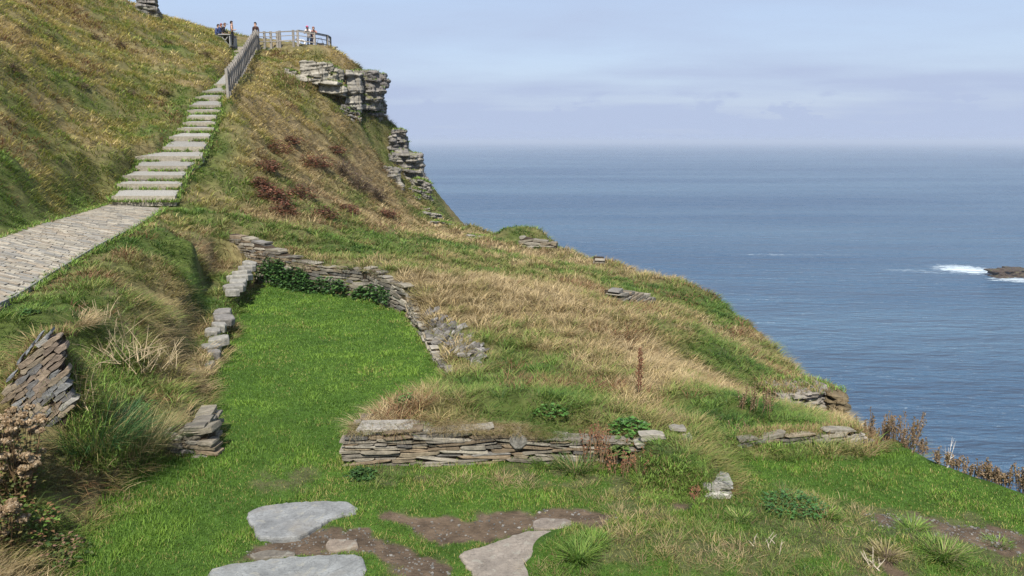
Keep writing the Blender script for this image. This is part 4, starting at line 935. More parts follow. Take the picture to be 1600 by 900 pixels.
# ---------------------------------------------------------------- rock outcrops: bedded slate
CRAG_TOPS = []
def crag(name, c, wx, wy, H, rz=0, dip=(0, 0), tmin=.12, tmax=.4, bw=(.3, 1.0), prot=.12, seed=0, cols=None, prof=None, lean=0., label=None, cat='rock', group=None):
    """beds of angular blocks, all with the same dip; prof(f) narrows or widens the beds with height, lean shifts them"""
    random.seed(seed); mb = MB(); z = 0; dipR = Matrix.Rotation(dip[0], 3, 'X') @ Matrix.Rotation(dip[1], 3, 'Y')
    while z < H:
        t = random.uniform(tmin, tmax); f = min(z/H, 1); wv = wx*(prof(f) if prof else 1-.2*f)*random.uniform(.9, 1.1); sh = random.gauss(0, .06)*wx+lean*z; s = -wv+random.uniform(0, .1); py_ = random.gauss(0, prot)
        while s < wv:
            b = random.uniform(*bw)*(1.3 if t > .6*tmax else .8); b = min(b, wv-s+.12); cx_ = s+b/2
            edge = 1-.35*abs(cx_/max(wv, .1))**2; dpt = wy*edge; off = py_*.6+random.gauss(0, prot*.7); hz = t*random.uniform(.75, 1.12)
            col = random.choice(cols); kk = random.uniform(.75, 1.25)
            # block with split corners: 2 rings of 8 points + inset top
            o = [(-.5,-.32),(-.34,-.5),(.3,-.5),(.5,-.36),(.5,.5),(-.5,.5)]; o = [(a+random.uniform(-.07, .07), q+random.uniform(-.07, .07)) for a, q in o]
            vs = []; tl = (random.gauss(0, .05), random.gauss(0, .05))
            for zz, sc in ((0, 1.0), (.3, 1.03), (.8, 1.0), (1.0, .93)):
                for a, q in o: vs.append((cx_+sh+a*b*1.04*sc+random.uniform(-.015, .015), off+q*dpt*2*sc+random.uniform(-.02, .02), z+zz*hz+a*tl[0]+q*tl[1]+random.uniform(-.015, .015)))
            m = 6; fs = [(k*m+i, k*m+(i+1) % m, (k+1)*m+(i+1) % m, (k+1)*m+i) for k in range(3) for i in range(m)]+[tuple(3*m+i for i in range(m)), tuple(m-1-i for i in range(m))]
            mb.add([tuple(dipR @ Vector(p)) for p in vs], fs, tuple(q*kk for q in col)); s += b*random.uniform(.92, 1.0)
        z += t*.92
    # weld the blocks into one weathered mass, then cut bedding grooves and roughness into it
    tmp = mb.build(name, [M_ROCK]); vs_ = max(wx, wy, H)
    md = tmp.modifiers.new('r', 'REMESH'); md.mode = 'VOXEL'; md.voxel_size = min(max(vs_/38, .022), .4); md.adaptivity = 0
    dg = bpy.context.evaluated_depsgraph_get(); me = bpy.data.meshes.new_from_object(tmp.evaluated_get(dg)); bpy.data.objects.remove(tmp)
    nv = len(me.vertices); co = np.empty(nv*3, np.float32); me.vertices.foreach_get('co', co); co = co.reshape(-1, 3).astype(float); no_ = np.empty(nv*3, np.float32); me.vertices.foreach_get('normal', no_); no_ = no_.reshape(-1, 3)
    q_ = co[:, 2]-co[:, 0]*dip[1]+co[:, 1]*dip[0]; k_ = 1/max(tmin+tmax, .08)
    bed = vnoise(q_*4.2*k_, co[:, 0]*.25*k_+seed, seed)-.5+.6*(vnoise(q_*9*k_, co[:, 0]*.6*k_, seed+3)-.5); frac = fbm(co[:, 0]*2.0*k_+co[:, 1]*.7, co[:, 1]*2.0*k_+q_*1.1*k_, seed+5, 4)-.5
    jnt = vnoise(co[:, 0]*3.1*k_+co[:, 1]*1.3*k_, q_*.7*k_+5, seed+13); frac = frac-.55*np.exp(-((jnt-.5)/.05)**2)*.6; amp = (tmin+tmax)*.30; co = co+no_*((bed*.8+frac*1.3)*amp)[:, None]*np.array([1, 1, .35]); me.vertices.foreach_set('co', co.astype(np.float32).ravel())
    pal_ = np.array(cols); w_ = np.clip(vnoise(q_*3*k_, co[:, 0]*.4*k_+7, seed+9)*.65+.35*fbm(co[:, 0]*1.5, co[:, 1]*1.5+co[:, 2], seed+11, 3), 0, .999)*1.15-.07; order = pal_[np.argsort(pal_.sum(1))]
    ii = np.clip(w_, 0, .999)*(len(order)-1); i0 = np.floor(ii).astype(int); ff = (ii-i0)[:, None]; cc_ = order[i0]*(1-ff)+order[np.minimum(i0+1, len(order)-1)]*ff
    moss = sstep(.60, .75, fbm(co[:, 0]*1.1+3, co[:, 1]*1.1+co[:, 2]*.8, seed+21, 3))[:, None]*(no_[:, 2:3] > .3)*.8; cc_ = cc_*(1-moss)+np.array([.11, .11, .04])*moss
    cc_ = cc_*(.75+.5*fbm(co[:, 0]*.9*k_+2, co[:, 2]*.9*k_+co[:, 1]*.5, seed+31, 4))[:, None]; c4 = np.ones((nv, 4), np.float32); c4[:, :3] = cc_
    for a_ in list(me.color_attributes): me.color_attributes.remove(a_)
    at_ = me.color_attributes.new('col', 'FLOAT_COLOR', 'POINT'); at_.data.foreach_set('color', c4.ravel()); me.polygons.foreach_set('use_smooth', np.zeros(len(me.polygons), bool)); me.materials.clear(); me.materials.append(M_ROCK); me.update()
    if cat == 'rock' and group:
        tp = co[(no_[:, 2] > .7) & (np.random.default_rng(seed).uniform(0, 1, nv) < .16)]; cr0, sr0 = math.cos(rz), math.sin(rz)
        CRAG_TOPS.extend([(c[0]+p[0]*cr0-p[1]*sr0, c[1]+p[0]*sr0+p[1]*cr0, c[2]+p[2]-.02) for p in tp])
    o = link(name, me, None, tuple(c), (0, 0, rz))
    if label: tag(o, label, cat, group)
    return o
PALE = [(.26,.24,.195),(.22,.205,.17),(.30,.28,.235),(.15,.14,.12)]
DARK = [(.15,.14,.13),(.11,.105,.10),(.19,.175,.15),(.22,.205,.18),(.13,.115,.095)]
def at_px(px, py, Y, dz=0): p = px2w(px, py, Y=Y); return (p[0], p[1], p[2]+dz)
GR = 'rock outcrops of the headland'
K = dict(group=GR)
crag('rock_outcrop', at_px(496,133,53.1), 1.35, .8, .95, .15, (-.12, .14), .4, .7, (.7, 1.5), .04, 1, PALE, label='broad pale slab of bare rock below the viewing platform', **K)
crag('rock_outcrop', at_px(518,149,53.4), .75, .7, 1.15, .1, (-.12, .14), .35, .7, (.5, 1.0), .08, 2, PALE, label='pale broken rock stepping down to the right of the broad pale slab', **K)
crag('rock_outcrop', at_px(451,128,53.4), .50, .5, .75, .1, (-.2, .15), .22, .4, (.3, .7), .1, 3, PALE+DARK[:1], label='small pale boulder at the left end of the headland rocks', **K)
crag('rock_outcrop', at_px(423,108,55.0), .8, .5, .45, .1, (-.2, .3), .1, .2, (.3, .8), .12, 4, DARK, label='dark flat rock close under the fence corner on the headland', **K)
crag('rock_outcrop', at_px(550,176,54.4), .5, .7, 2.45, .05, (-.05, .06), .25, .7, (.3, .6), .1, 5, PALE+DARK[2:4], lambda f: 1, label='upright grey rock pillar beside the overhanging nose', **K)
crag('rock_outcrop', at_px(570,172,56.4), 1.1, 1.4, 2.35, .15, (.04, .08), .16, .5, (.5, 1.5), .13, 6, DARK, lambda f: .8+.35*f, lean=.08, label='dark layered rock nose overhanging against the sky', **K)
crag('rock_outcrop', at_px(583,190,57.0), .62, .9, 1.75, .15, (.02, .1), .12, .36, (.3, .8), .2, 7, DARK+PALE[:1], lambda f: .75+.4*math.sin(f*3), label='jutting knob of rock on the skyline beneath the nose', **K)
crag('rock_outcrop', at_px(541,190,53.4), .75, .5, .95, .4, (-.2, .3), .08, .2, (.25, .6), .15, 17, DARK, label='dark shattered ledge in grass at the foot of the pillar', **K)
crag('rock_outcrop', at_px(621,250,56.1), .8, 1.2, 2.05, .1, (.03, .14), .14, .42, (.4, 1.2), .14, 8, DARK, lambda f: 1-.5*f, lean=-.1, label='jagged dark crag at the top of the cliff edge band', **K)
crag('rock_outcrop', at_px(633,290,55.9), 1.35, 1.3, 2.3, .1, (.02, .12), .14, .45, (.4, 1.4), .13, 9, DARK+PALE[1:2], lambda f: 1-.25*f, lean=-.1, label='stacked slate ledges in the middle of the cliff edge band', **K)
crag('rock_outcrop', at_px(606,306,52.6), .95, .7, 1.95, .2, (-.12, .06), .25, .6, (.4, .9), .08, 10, PALE+DARK[2:4], lambda f: 1-.3*f, label='pale squared rock face behind the dark thorn bush', **K)
crag('rock_outcrop', at_px(652,308,54.2), .95, .8, 1.1, .1, (.0, .40), .09, .24, (.3, .9), .16, 11, DARK+PALE[:1], lambda f: 1-.5*f, label='sloping lowest rock of the cliff edge band above the sea', **K)
for i, (px, py, Y, s_, lb_) in enumerate([(642,306,52.8,.3,'small pale boulder in grass under the cliff edge band'),(655,327,51.5,.35,'flat pale stones half buried on the slope below the crag'),(672,336,50,.45,'broken slate ledge near the foot of the headland'),
        (690,354,47.5,.6,'thin slate ledge where the headland meets the low ridge'),(640,340,49.0,.35,'small slate ledge left of the foot of the headland'),(755,379,43.0,.7,'thin slate ledge on the low ridge, left of the grassy hump')]):
    crag('rock_outcrop', at_px(px, py+3, Y), s_*1.6, s_*.8, s_*.6, .2, (-.1, .15), .06, .13, (.2, .6), .12, 40+i, PALE[1:]+DARK[2:4], label=lb_, **K)
crag('rock_outcrop', at_px(1234,650,18.0,-.05), .60, .6, .80, .1, (.0, -.04), .025, .07, (.15, .6), .035, 12, [(.21,.19,.16),(.18,.165,.14),(.235,.21,.18)], lambda f: 1, label='thinly bedded grey rock face under turf at the edge of the lower slope', **K)
crag('rock_outcrop', at_px(1283,655,18.1,-.15), .30, .6, .95, .1, (.0, .1), .04, .12, (.12, .35), .08, 13, [(.12,.09,.05),(.13,.115,.07),(.09,.08,.05)], label='brown weedy rock corner dropping to the sea', **K)
crag('hilltop_boulder', at_px(229,31,53.4), .75, .7, 1.2, .2, (0, .10), .2, .42, (.6, 1.3), .08, 14, DARK+[(.15,.145,.09)], lambda f: 1-.35*f, label='dark weathered boulder on the left hill skyline', cat='rock')
# small dry slate edges of the lower terraces
for i, (a, b, top, lb_) in enumerate([((812,384),(868,392),9,'little stone edge under the grassy hump on the ridge'),((968,474),(1025,477),6,'little stone edge beside the green terrace'),
                                      ((1035,431),(1068,438),5,'line of grey stones on the skyline slope'),((945,412),(1000,428),4,'thin line of stones along the upper ridge slope')]):
    A_ = hit(*a); B_ = hit(*b); mb = MB(); hh = .25+.03*top
    dry_wall(mb, [(A_[0], A_[1]-.1), (B_[0], B_[1]-.1)], 1, lerpf([(0, A_[2]+hh), (1, B_[2]+hh*.7)]), lerpf([(0, A_[2]-.1), (1, B_[2]-.1)]), dep=.5, hmin=.07, hmax=.14, lmin=.2, lmax=.8, seed=60+i, missing=.0, tilt=.08)
    o = mb.build('terrace_edge', [M_STONE, M_SOIL]); tag(o, lb_, 'stone wall', 'ruined edges of the lower terraces')
# islet
fr = px2w(1572, 431, z=SEA)
crag('sea_rock', (fr[0]+2.5, fr[1]+1, SEA-1.5), 12.5, 5.0, 4.6, .05, (.02, 0.0), .5, 1.2, (2, 7), 1.2, 15, [(.05,.036,.026),(.04,.03,.024),(.07,.046,.03)], lambda f: 1-.45*f, label='low brown rock awash in white foam out at sea', cat='rock')

crag_turf()
Ps = []
for k in range(420):
    f = rs_.uniform(0, 1); px_ = 440+f*118; h_ = hit(px_, np.interp(px_, [440, 495, 530, 560], [124, 134, 152, 182])+rs_.normal(2, 4), 40, 66); Ps.append(h_)
strip(Ps, 9, 'rock_foot_turf', 'dry turf along the foot of the pale headland rocks', .42, .12, 16)
# ---------------------------------------------------------------- plants
def leaves(mb, pts, size, cols, up=.5, elong=1.6, seed=0):
    """one folded leaf (two quads) per point"""
    r = np.random.default_rng(seed); n = len(pts)
    for p in pts:
        a = r.uniform(0, 2*math.pi); e = r.uniform(-.3, .9)*up; d = Vector((math.sin(a)*math.cos(e), math.cos(a)*math.cos(e), math.sin(e))); s = d.cross(Vector((r.normal(0, .3), r.normal(0, .3), 1))).normalized(); nn = s.cross(d)
        L_ = size*r.uniform(.6, 1.3); w = L_/elong/2; P = Vector(p); c = cols[r.integers(len(cols))]; k = r.uniform(.7, 1.3)
        v = [P, P+d*L_*.45+s*w+nn*w*.3, P+d*L_-nn*L_*.15, P+d*L_*.45-s*w+nn*w*.3, P+d*L_*.45]
        mb.add([tuple(q) for q in v], [(0, 1, 4), (1, 2, 4), (0, 4, 3), (4, 2, 3)], tuple(q*k for q in c))
IVY = [(.035,.085,.02),(.05,.12,.03),(.03,.07,.02),(.08,.16,.04)]
def ivy_on(mb, px0, px1, py0f, py1f, N, seed, Yoff=.25):
    r = np.random.default_rng(seed); pts = []
    for _ in range(N):
        f = r.uniform(0, 1); px = px0+(px1-px0)*f; a, b = py0f(px), py1f(px); py = r.uniform(a, b)
        Yb = float(np.interp(px, [388,430,500,575,634], [BW[0][1],BW[1][1],BW[2][1],BW[3][1],BW[4][1]]))-r.uniform(.0, .55)*(.4+.6*(py-a)/(b-a+1e-6))
        p = px2w(px, py, Y=Yb); p[2] = max(p[2], 0.01); pts.append(p)
    return pts
for i, (a, b, t_, bt_, n_, lb_) in enumerate([(396,442,404,446,1300,'dense green ivy climbing the back wall beside the left corner'),(438,482,420,451,900,'green ivy bush against the middle of the back wall'),
        (480,540,434,458,600,'low strip of ivy along the foot of the back wall'),(550,606,446,468,600,'low ivy at the foot of the back wall towards the right corner')]):
    mb = MB(); mid = (a+b)/2
    pts = ivy_on(mb, a, b, lambda px: t_+8*abs((px-mid)/(b-mid))**2+3*math.sin(px*.4), lambda px: bt_+((px-a)/(b-a))*6+1, n_, 700+i); leaves(mb, pts, .11, IVY, seed=i)
    o = mb.build('ivy', [M_LEAF]); tag(o, lb_, 'ivy', 'ivy along the back wall')
def rosette(name, p, R_, n, cols, label, cat='plant', size=.1, hgt=.1, seed=0, elong=1.5, group=None):
    r = np.random.default_rng(seed); mb = MB(); pts = []
    for _ in range(n):
        a = r.uniform(0, 2*math.pi); q = R_*math.sqrt(r.uniform(0, 1)); pts.append((q*math.sin(a), q*math.cos(a), r.uniform(.01, hgt)*(1.2-q/R_)))
    leaves(mb, pts, size, cols, seed=seed, elong=elong)
    for k in range(8): a = r.uniform(0, 6.28); q = R_*r.uniform(.2, .8); mb.tube([(0, 0, -.02), (q*.5*math.sin(a), q*.5*math.cos(a), hgt*.4), (q*math.sin(a), q*math.cos(a), hgt*.9)], [.004, .003, .002], 4, (.09, .14, .04))
    o = mb.build(name, [M_LEAF], None, loc=tuple(p)); tag(o, label, cat, group); return o
LG = [(.07,.17,.03),(.10,.22,.045),(.05,.12,.02)]
def sur(px, py, up=0): h_ = hit(px, py); return (h_[0], h_[1], h_[2]+up)
rosette('leafy_plant', sur(634,632,.03), .16, 170, LG, 'bright green leafy plant on the turf above the front wall', size=.06, hgt=.14, seed=1)
rosette('leafy_plant', sur(985,676,.05), .30, 190, LG, 'light green leafy plant on top of the broken wall end', size=.09, hgt=.18, seed=2, elong=1.3)
rosette('dock_plant', sur(968,712,.05), .22, 80, [(.12,.19,.05),(.10,.15,.04),(.16,.20,.07)], 'broad leaved dock below the broken wall end', size=.16, hgt=.2, seed=3, elong=1.5)
rosette('leafy_plant', sur(862,650,.05), .25, 140, LG, 'small green weed in dry grass above the block stone', size=.06, hgt=.12, seed=4)
rosette('leafy_plant', sur(565,745,.0), .2, 170, [(.03,.07,.02),(.045,.1,.025)], 'dark green nettles at the left foot of the front wall', size=.07, hgt=.13, seed=5)
rosette('leafy_plant', sur(1240,790,.0), .38, 360, [(.045,.11,.03),(.06,.15,.035)], 'dark green clover mat on the hump beside the right lawn', size=.05, hgt=.1, seed=6)
rosette('leafy_plant', sur(42,490,.0), .16, 120, IVY, 'tiny dark weed in the turf below the boardwalk edge', size=.06, hgt=.08, seed=7)
rosette('leafy_plant', sur(205,637,.0), .34, 260, LG+IVY, 'mixed green weeds over the wall stub', size=.06, hgt=.14, seed=8)
# single big tufts
def tuft(name, p, n, Ln, R_, cols, label, seed, lean=(.2, .8), wd=.008, cat='grass tuft', group='grass tufts standing out of the turf'):
    r = np.random.default_rng(seed); az = r.uniform(0, 2*math.pi, n); q = R_*np.sqrt(r.uniform(0, 1, n)); Pp = np.stack([q*np.sin(az), q*np.cos(az), np.full(n, -.01)], 1)
    c = np.array(cols)[r.integers(len(cols), size=n)]*r.uniform(.7, 1.3, n)[:, None]
    o = blades_mesh(name, Pp, az+r.normal(0, .3, n), Ln*r.uniform(.6, 1.15, n), wd*r.uniform(.7, 1.2, n), r.uniform(*lean, n), r.uniform(.1, .55, n), c, 4, kind=None); o.location = p; tag(o, label, cat, group); return o
YG = [(.17,.27,.045),(.12,.22,.035),(.22,.30,.07),(.09,.17,.03)]
tuft('grass_tuft', sur(905,872), 380, .24, .12, YG, 'star shaped green grass tuft beside the tan slab', 1)
tuft('grass_tuft', sur(925,850), 320, .15, .16, YG, 'dense low tuft just above the star shaped tuft', 11)
tuft('grass_tuft', sur(1425,828), 300, .20, .12, YG, 'upright green tuft on the hump in the lower right', 2)
tuft('grass_tuft', sur(1475,868), 500, .22, .18, YG+[(.3,.26,.13)], 'big shaggy tuft right of the bare hole in the lower right', 3)
tuft('grass_tuft', sur(1385,868), 340, .17, .14, [(.4,.33,.18),(.3,.26,.12),(.2,.2,.06)], 'dry straw coloured tuft hanging over the bare hole', 4)
tuft('grass_tuft', sur(1290,745+60), 200, .13, .12, YG, 'small green tuft on the clover hump', 5)
tuft('grass_tuft', sur(1155,812), 220, .13, .14, YG+[(.4,.36,.16)], 'yellowish tuft between the corner stones and the clover', 6)
tuft('grass_tuft', sur(1560,850), 160, .1, .14, YG, 'low tuft at the right edge beyond the gravel', 7)
tuft('grass_tuft', sur(900,735), 330, .3, .2, [(.07,.14,.03),(.10,.18,.035),(.3,.25,.12)], 'dark green tuft at the foot of the broken front wall', 8)
tuft('grass_tuft', sur(855,728), 240, .22, .16, [(.07,.14,.03),(.12,.2,.035)], 'dark green tuft under the block stone', 9)
tuft('grass_tuft', sur(150,690), 800, .62, .5, [(.05,.12,.04),(.07,.16,.05),(.05,.10,.03),(.25,.22,.09)], 'long bluish green grass clump below the tilted wall', 10, wd=.009)
tuft('grass_tuft', sur(205,700), 700, .55, .45, [(.06,.13,.03),(.3,.25,.12),(.42,.34,.17),(.10,.16,.04)], 'long mixed green and straw clump left of the wall stub', 12, wd=.008)
tuft('grass_tuft', sur(118,508), 620, .34, .28, [(.45,.34,.19),(.5,.4,.24),(.33,.26,.13)], 'tan grass mop hanging over the top of the tilted wall', 13, lean=(.5, .95))
# dead stalks
def stalks(mb, n, R_, H_, col, seed, lean=.8, rad=.006, fork=.5):
    r = np.random.default_rng(seed)
    for k in range(n):
        a = r.uniform(0, 6.28); q = R_*math.sqrt(r.uniform(0, 1)); p = np.array([q*math.sin(a), q*math.cos(a), 0.]); a2 = r.uniform(0, 6.28); l_ = r.uniform(.2, lean); L_ = H_*r.uniform(.5, 1.1)
        d = np.array([math.sin(a2)*l_, math.cos(a2)*l_, math.sqrt(max(1-l_**2, .05))]); pts = [p]; c = tuple(np.array(col)*r.uniform(.7, 1.25))
        for j in range(3): d = d+r.normal(0, .16, 3)-np.array([0, 0, .08]); d /= np.linalg.norm(d); pts.append(pts[-1]+d*L_/3)
        mb.tube(pts, [rad*1.2, rad, rad*.8, rad*.4], 5, c)
        for q_ in (1, 2):
            if r.uniform() < fork: e = d+r.normal(0, .6, 3); e /= np.linalg.norm(e); mb.tube([pts[q_], pts[q_]+e*L_*.18, pts[q_]+e*L_*.33+np.array([0, 0, -.01])], [rad*.7, rad*.5, rad*.25], 4, c)
for i, (px, py, n_, R_, H_, rad, lb_) in enumerate([(180,560,50,.6,.7,.005,'tangle of pale dead stalks lying over the left bank'),(232,575,40,.5,.6,.0045,'bleached dead branches right of the stalk tangle'),(125,640,16,.2,.6,.005,'tall straw stems standing beside the tilted wall'),
        (160,500,12,.35,.4,.006,'thin dead stalks on top of the left bank'),(1195,855,7,.2,.16,.004,'small bleached twig on the worn turf'),(1365,885,9,.12,.16,.006,'white root tangle in the bare hole')]):
    t = empty('dead_stalks', sur(px, py, .0)); tag(t, lb_, 'dead stalks', 'dead stalks on the banks')
    for k in range(n_): mb = MB(); stalks(mb, 1, R_, H_, (.40,.32,.20) if i < 4 else (.45,.39,.3), 900+i*60+k, lean=.95 if i != 2 else .5, rad=rad); mb.build('stalk', [M_DRY], t)
def seedy(name, p, n, H_, R_, cstem, chead, label, seed, head=.03, frac=.6, cat='dried plant', group=None, hn=14, lean=.3, srad=.004):
    """dried herb: stems (the thing) with seed heads as a part"""
    r = np.random.default_rng(seed); t = empty(name, p); tag(t, label, cat, group)
    for k in range(n):
        ms = MB(); mh = MB()
        a = r.uniform(0, 6.28); q = R_*math.sqrt(r.uniform(0, 1)); b = np.array([q*math.sin(a), q*math.cos(a), -.03]); L_ = H_*r.uniform(.6, 1.05); d = np.array([r.normal(0, lean*.5), r.normal(0, lean*.5), 1.]); d /= np.linalg.norm(d)
        c = tuple(np.array(cstem)*r.uniform(.7, 1.3)); mid = b+d*L_*.5+r.normal(0, .015, 3); top = b+d*L_; ms.tube([b, mid, top], [srad, srad*.8, srad*.5], 4, c)
        hp = []
        for j in range(hn):
            f = 1-frac*(j/hn)**1.2; pp_ = b+(top-b)*f+r.normal(0, head*(1.5-f), 3); s_ = head*r.uniform(.25, .7); hp.append(pp_)
            mh.box(tuple(pp_), (s_*.5, s_*.5, s_*.6), Matrix.Rotation(r.uniform(0, 3), 3, Vector(r.normal(0, 1, 3)).normalized()), tuple(np.array(chead[r.integers(len(chead))])*r.uniform(.7, 1.3)), jit=s_*.2)
            mh.tube([b+(top-b)*(f-.05), pp_], [srad*.45, srad*.3], 3, c)
        mh.tube([b+(top-b)*(.93-frac), top], [srad*.9, srad*.9], 3, c)
        so = ms.build('stem', [M_DRY], t); mh.build('seed_head', [M_DRY], so)
    return t
BRN = [(.15,.105,.06),(.19,.13,.08),(.10,.08,.04),(.24,.18,.11)]
for i, (px, py, Y, n_, H_, R_, lb_) in enumerate([(1352,688,12.2,16,.45,.18,'reddish dried herbs just right of the terrace bank on the cliff edge'),(1378,700,11.6,30,.62,.26,'tallest dense clump of brown dried herbs on the cliff edge'),(1408,712,11.2,26,.50,.24,'brown dried herb clump sloping down right of the tallest clump'),
        (1432,722,10.9,14,.30,.2,'short dry herbs at the right end of the big brown clump'),(1471,722,10.3,12,.26,.09,'small lone brown herb next to bare white twigs'),(1497,728,10.2,14,.22,.1,'low round brown herb right of the bare white twigs'),
        (1524,735,10,12,.18,.12,'low dark green and brown herb on the cliff edge'),(1540,740,9.9,16,.36,.09,'slender brown herb spire, first of the pair near the right edge'),(1553,742,9.85,14,.34,.08,'slender brown herb spire, second of the pair near the right edge'),
        (1568,748,9.75,12,.25,.08,'short brown herb between the spires and the frame edge'),(1592,752,9.6,18,.40,.11,'dried herb clump at the far right edge of the picture'),
        (1180,668,12.2,22,.42,.3,'rust brown dried herbs on the bank above the terrace wall'),(1160,690,11.0,12,.28,.2,'small rust brown herb low on the terrace bank'),(1080,778,9.0,14,.2,.12,'dark red roots and stems under the turf corner'),
        (930,700,10.0,40,.62,.22,'dark reddish dead stems standing against the broken wall'),(985,735,9.8,34,.40,.34,'tangle of red brown stems at the foot of the broken wall')]):
    p = px2w(px, py, Y=Y); g_ = ground(p[0], p[1])
    seedy('dried_herb', (p[0], p[1], g_), n_, H_, R_, (.17,.115,.065), BRN if i not in (13,14,15) else [(.16,.07,.045),(.22,.11,.06)], lb_, 1000+i, head=.022, group='dried herbs along the cliff edge and walls', hn=16 if i < 12 else 9)
p = sur(998,628); seedy('dock_spike', (p[0], p[1], ground(p[0], p[1])), 3, .95, .04, (.16,.08,.05), [(.14,.065,.04),(.18,.09,.05)], 'tall thin dark brown dock spike standing on the mound', 1100, head=.025, hn=60, frac=.65, lean=.1)
mb = MB(); stalks(mb, 4, .02, .42, (.6,.56,.5), 77, lean=.3, rad=.003, fork=1); p = px2w(1482, 724, Y=10.2); tag(mb.build('bare_twigs', [M_DRY], None, loc=(p[0], p[1], ground(p[0], p[1]))), 'bare white twigs between two small brown herbs', 'twigs')
# big faded flower heads at the left edge
def flower(px, py, Y, n, H_, R_, label, seed):
    r = np.random.default_rng(seed); p = px2w(px, py, Y=Y); g_ = ground(p[0], p[1]); t = empty('faded_flower_plant', (p[0], p[1], g_)); tag(t, label, 'dried plant', 'faded flower plants at the left edge'); ms = MB(); mh = MB(); ml = MB(); lp = []
    for k in range(n):
        ms = MB(); mh = MB()
        a = r.uniform(0, 6.28); q = R_*math.sqrt(r.uniform(0, 1)); top = np.array([q*math.sin(a), q*math.cos(a), H_*r.uniform(.35, 1.0)]); b = np.array([top[0]*.4, top[1]*.4, -.03]); ms.tube([b, (b+top)/2+r.normal(0, .02, 3), top], [.005, .004, .003], 4, (.2,.13,.07))
        for j in range(46):
            v = r.normal(0, 1, 3); v /= np.linalg.norm(v); v[2] *= .55; s_ = .014*r.uniform(.6, 1.3); c = np.array([(.24,.175,.105),(.19,.13,.075),(.29,.225,.15),(.14,.095,.05)][r.integers(4)])
            mh.box(tuple(top+v*.048*r.uniform(.5, 1)), (s_, s_*.8, s_*.7), Matrix.Rotation(r.uniform(0, 3), 3, Vector(v)), tuple(c*r.uniform(.7, 1.2)), jit=s_*.4)
        mh.box(tuple(top), (.02, .02, .014), None, (.3,.2,.13)); so = ms.build('stem', [M_DRY], t); mh.build('flower_head', [M_DRY], so)
        for j in range(14): f = r.uniform(.2, .9); lp.append(tuple(b+(top-b)*f+r.normal(0, .04, 3)))
    leaves(ml, lp, .055, [(.10,.13,.03),(.16,.14,.05),(.07,.09,.03),(.14,.09,.045)], seed=seed)
    ml.build('leaves', [M_LEAF], t)
flower(22, 740, 8.0, 95, 1.02, .34, 'tall plant of faded pinkish brown flower heads at the left edge', 1)
flower(0, 800, 7.3, 26, .6, .26, 'lower faded flower plant with yellow green leaves at the left edge', 2)
# brambles in the lower left corner
rosette('bramble', sur(25,835,.05), .42, 700, [(.09,.16,.03),(.14,.19,.04),(.06,.10,.02),(.18,.10,.05)], 'yellowish bramble leaves in the lower left corner', size=.06, hgt=.35, seed=21, elong=1.5)
rosette('bramble', sur(75,880,.05), .4, 420, [(.05,.09,.02),(.09,.12,.03),(.2,.12,.08)], 'dark bramble tangle at the bottom left of the lawn', size=.055, hgt=.25, seed=22, elong=1.5)
# dead bracken and bushes on the slope
def bush(name, p, rx, ry, H_, n, cols, label, seed, size=.12, group=None, cat='bush', twigs=30):
    r = np.random.default_rng(seed); t = empty(name, p); tag(t, label, cat, group); ml = MB(); ms = MB(); pts = []
    for _ in range(n):
        v = r.normal(0, 1, 3); v /= np.linalg.norm(v); q = r.uniform(.35, 1)**.6*(1+.35*(fbm(np.array([v[0]*2+seed]), np.array([v[2]*2+v[1]]), seed, 2)[0]-.5)*2); pts.append((v[0]*rx*q, v[1]*ry*q, abs(v[2])*H_*q-.05))
    leaves(ml, pts, size, cols, seed=seed, elong=2.2)
    for k in range(twigs): v = r.normal(0, 1, 3); v /= np.linalg.norm(v); e = np.array([v[0]*rx, v[1]*ry, abs(v[2])*H_*1.15]); ms.tube([(0, 0, -.1), tuple(e*.5+r.normal(0, .04, 3)), tuple(e)], [.02, .012, .005], 4, (.12,.085,.06))
    ml.build('leaves', [M_LEAF], t); ms.build('twigs', [M_DRY], t); return t
BR = [(.15,.055,.03),(.20,.08,.045),(.11,.05,.03),(.17,.09,.05)]
for i, (px, py, rx, H_, n_, lb_) in enumerate([(425,312,.75,.6,700,'large dark red dead bracken patch on the slope above the back wall'),(408,292,.5,.45,420,'dark red bracken at the upper left end of the big patch'),(445,330,.5,.45,380,'dark red bracken at the lower right end of the big patch'),(505,335,.5,.4,340,'small reddish bracken patch right of the big patch'),
        (492,258,.9,.55,520,'rusty bracken patch higher on the slope below the rocks'),(430,235,.8,.5,480,'rusty bracken patch in the straw grass left of the slope'),(605,335,.6,.4,280,'brown bracken under the cliff edge band'),(455,222,.5,.4,240,'small rusty bracken patch above the others'),(470,305,.6,.5,380,'dark red bracken just above and right of the big patch'),(415,262,.7,.4,420,'rusty bracken on the steep slope above the big patch'),(545,330,.5,.4,300,'brown bracken between the big patch and the thorn bush'),(525,235,.6,.4,320,'rust coloured bracken below the shattered ledge')]):
    bush('bracken', sur(px, py+4), rx*1.25, rx*.9, H_*1.25, int(n_*1.4), BR, lb_, 1200+i, .15, 'dead bracken patches', 'bracken', 16)
for i, (px, py, rx, H_, n_, lb_) in enumerate([(560,292,1.0,1.0,900,'dark leafless thorn bush in the middle of the slope'),(585,306,.8,.8,650,'dark thorn bush against the pale squared rock face'),(535,268,.9,.8,600,'grey brown thorn bush at the upper end of the thicket')]):
    bush('thorn_bush', sur(px, py+6), rx, rx*.8, H_, n_, [(.14,.10,.075),(.10,.075,.055),(.17,.13,.09),(.09,.09,.05)], lb_, 1300+i, .13, 'thorn bushes on the slope', 'bush', 60)
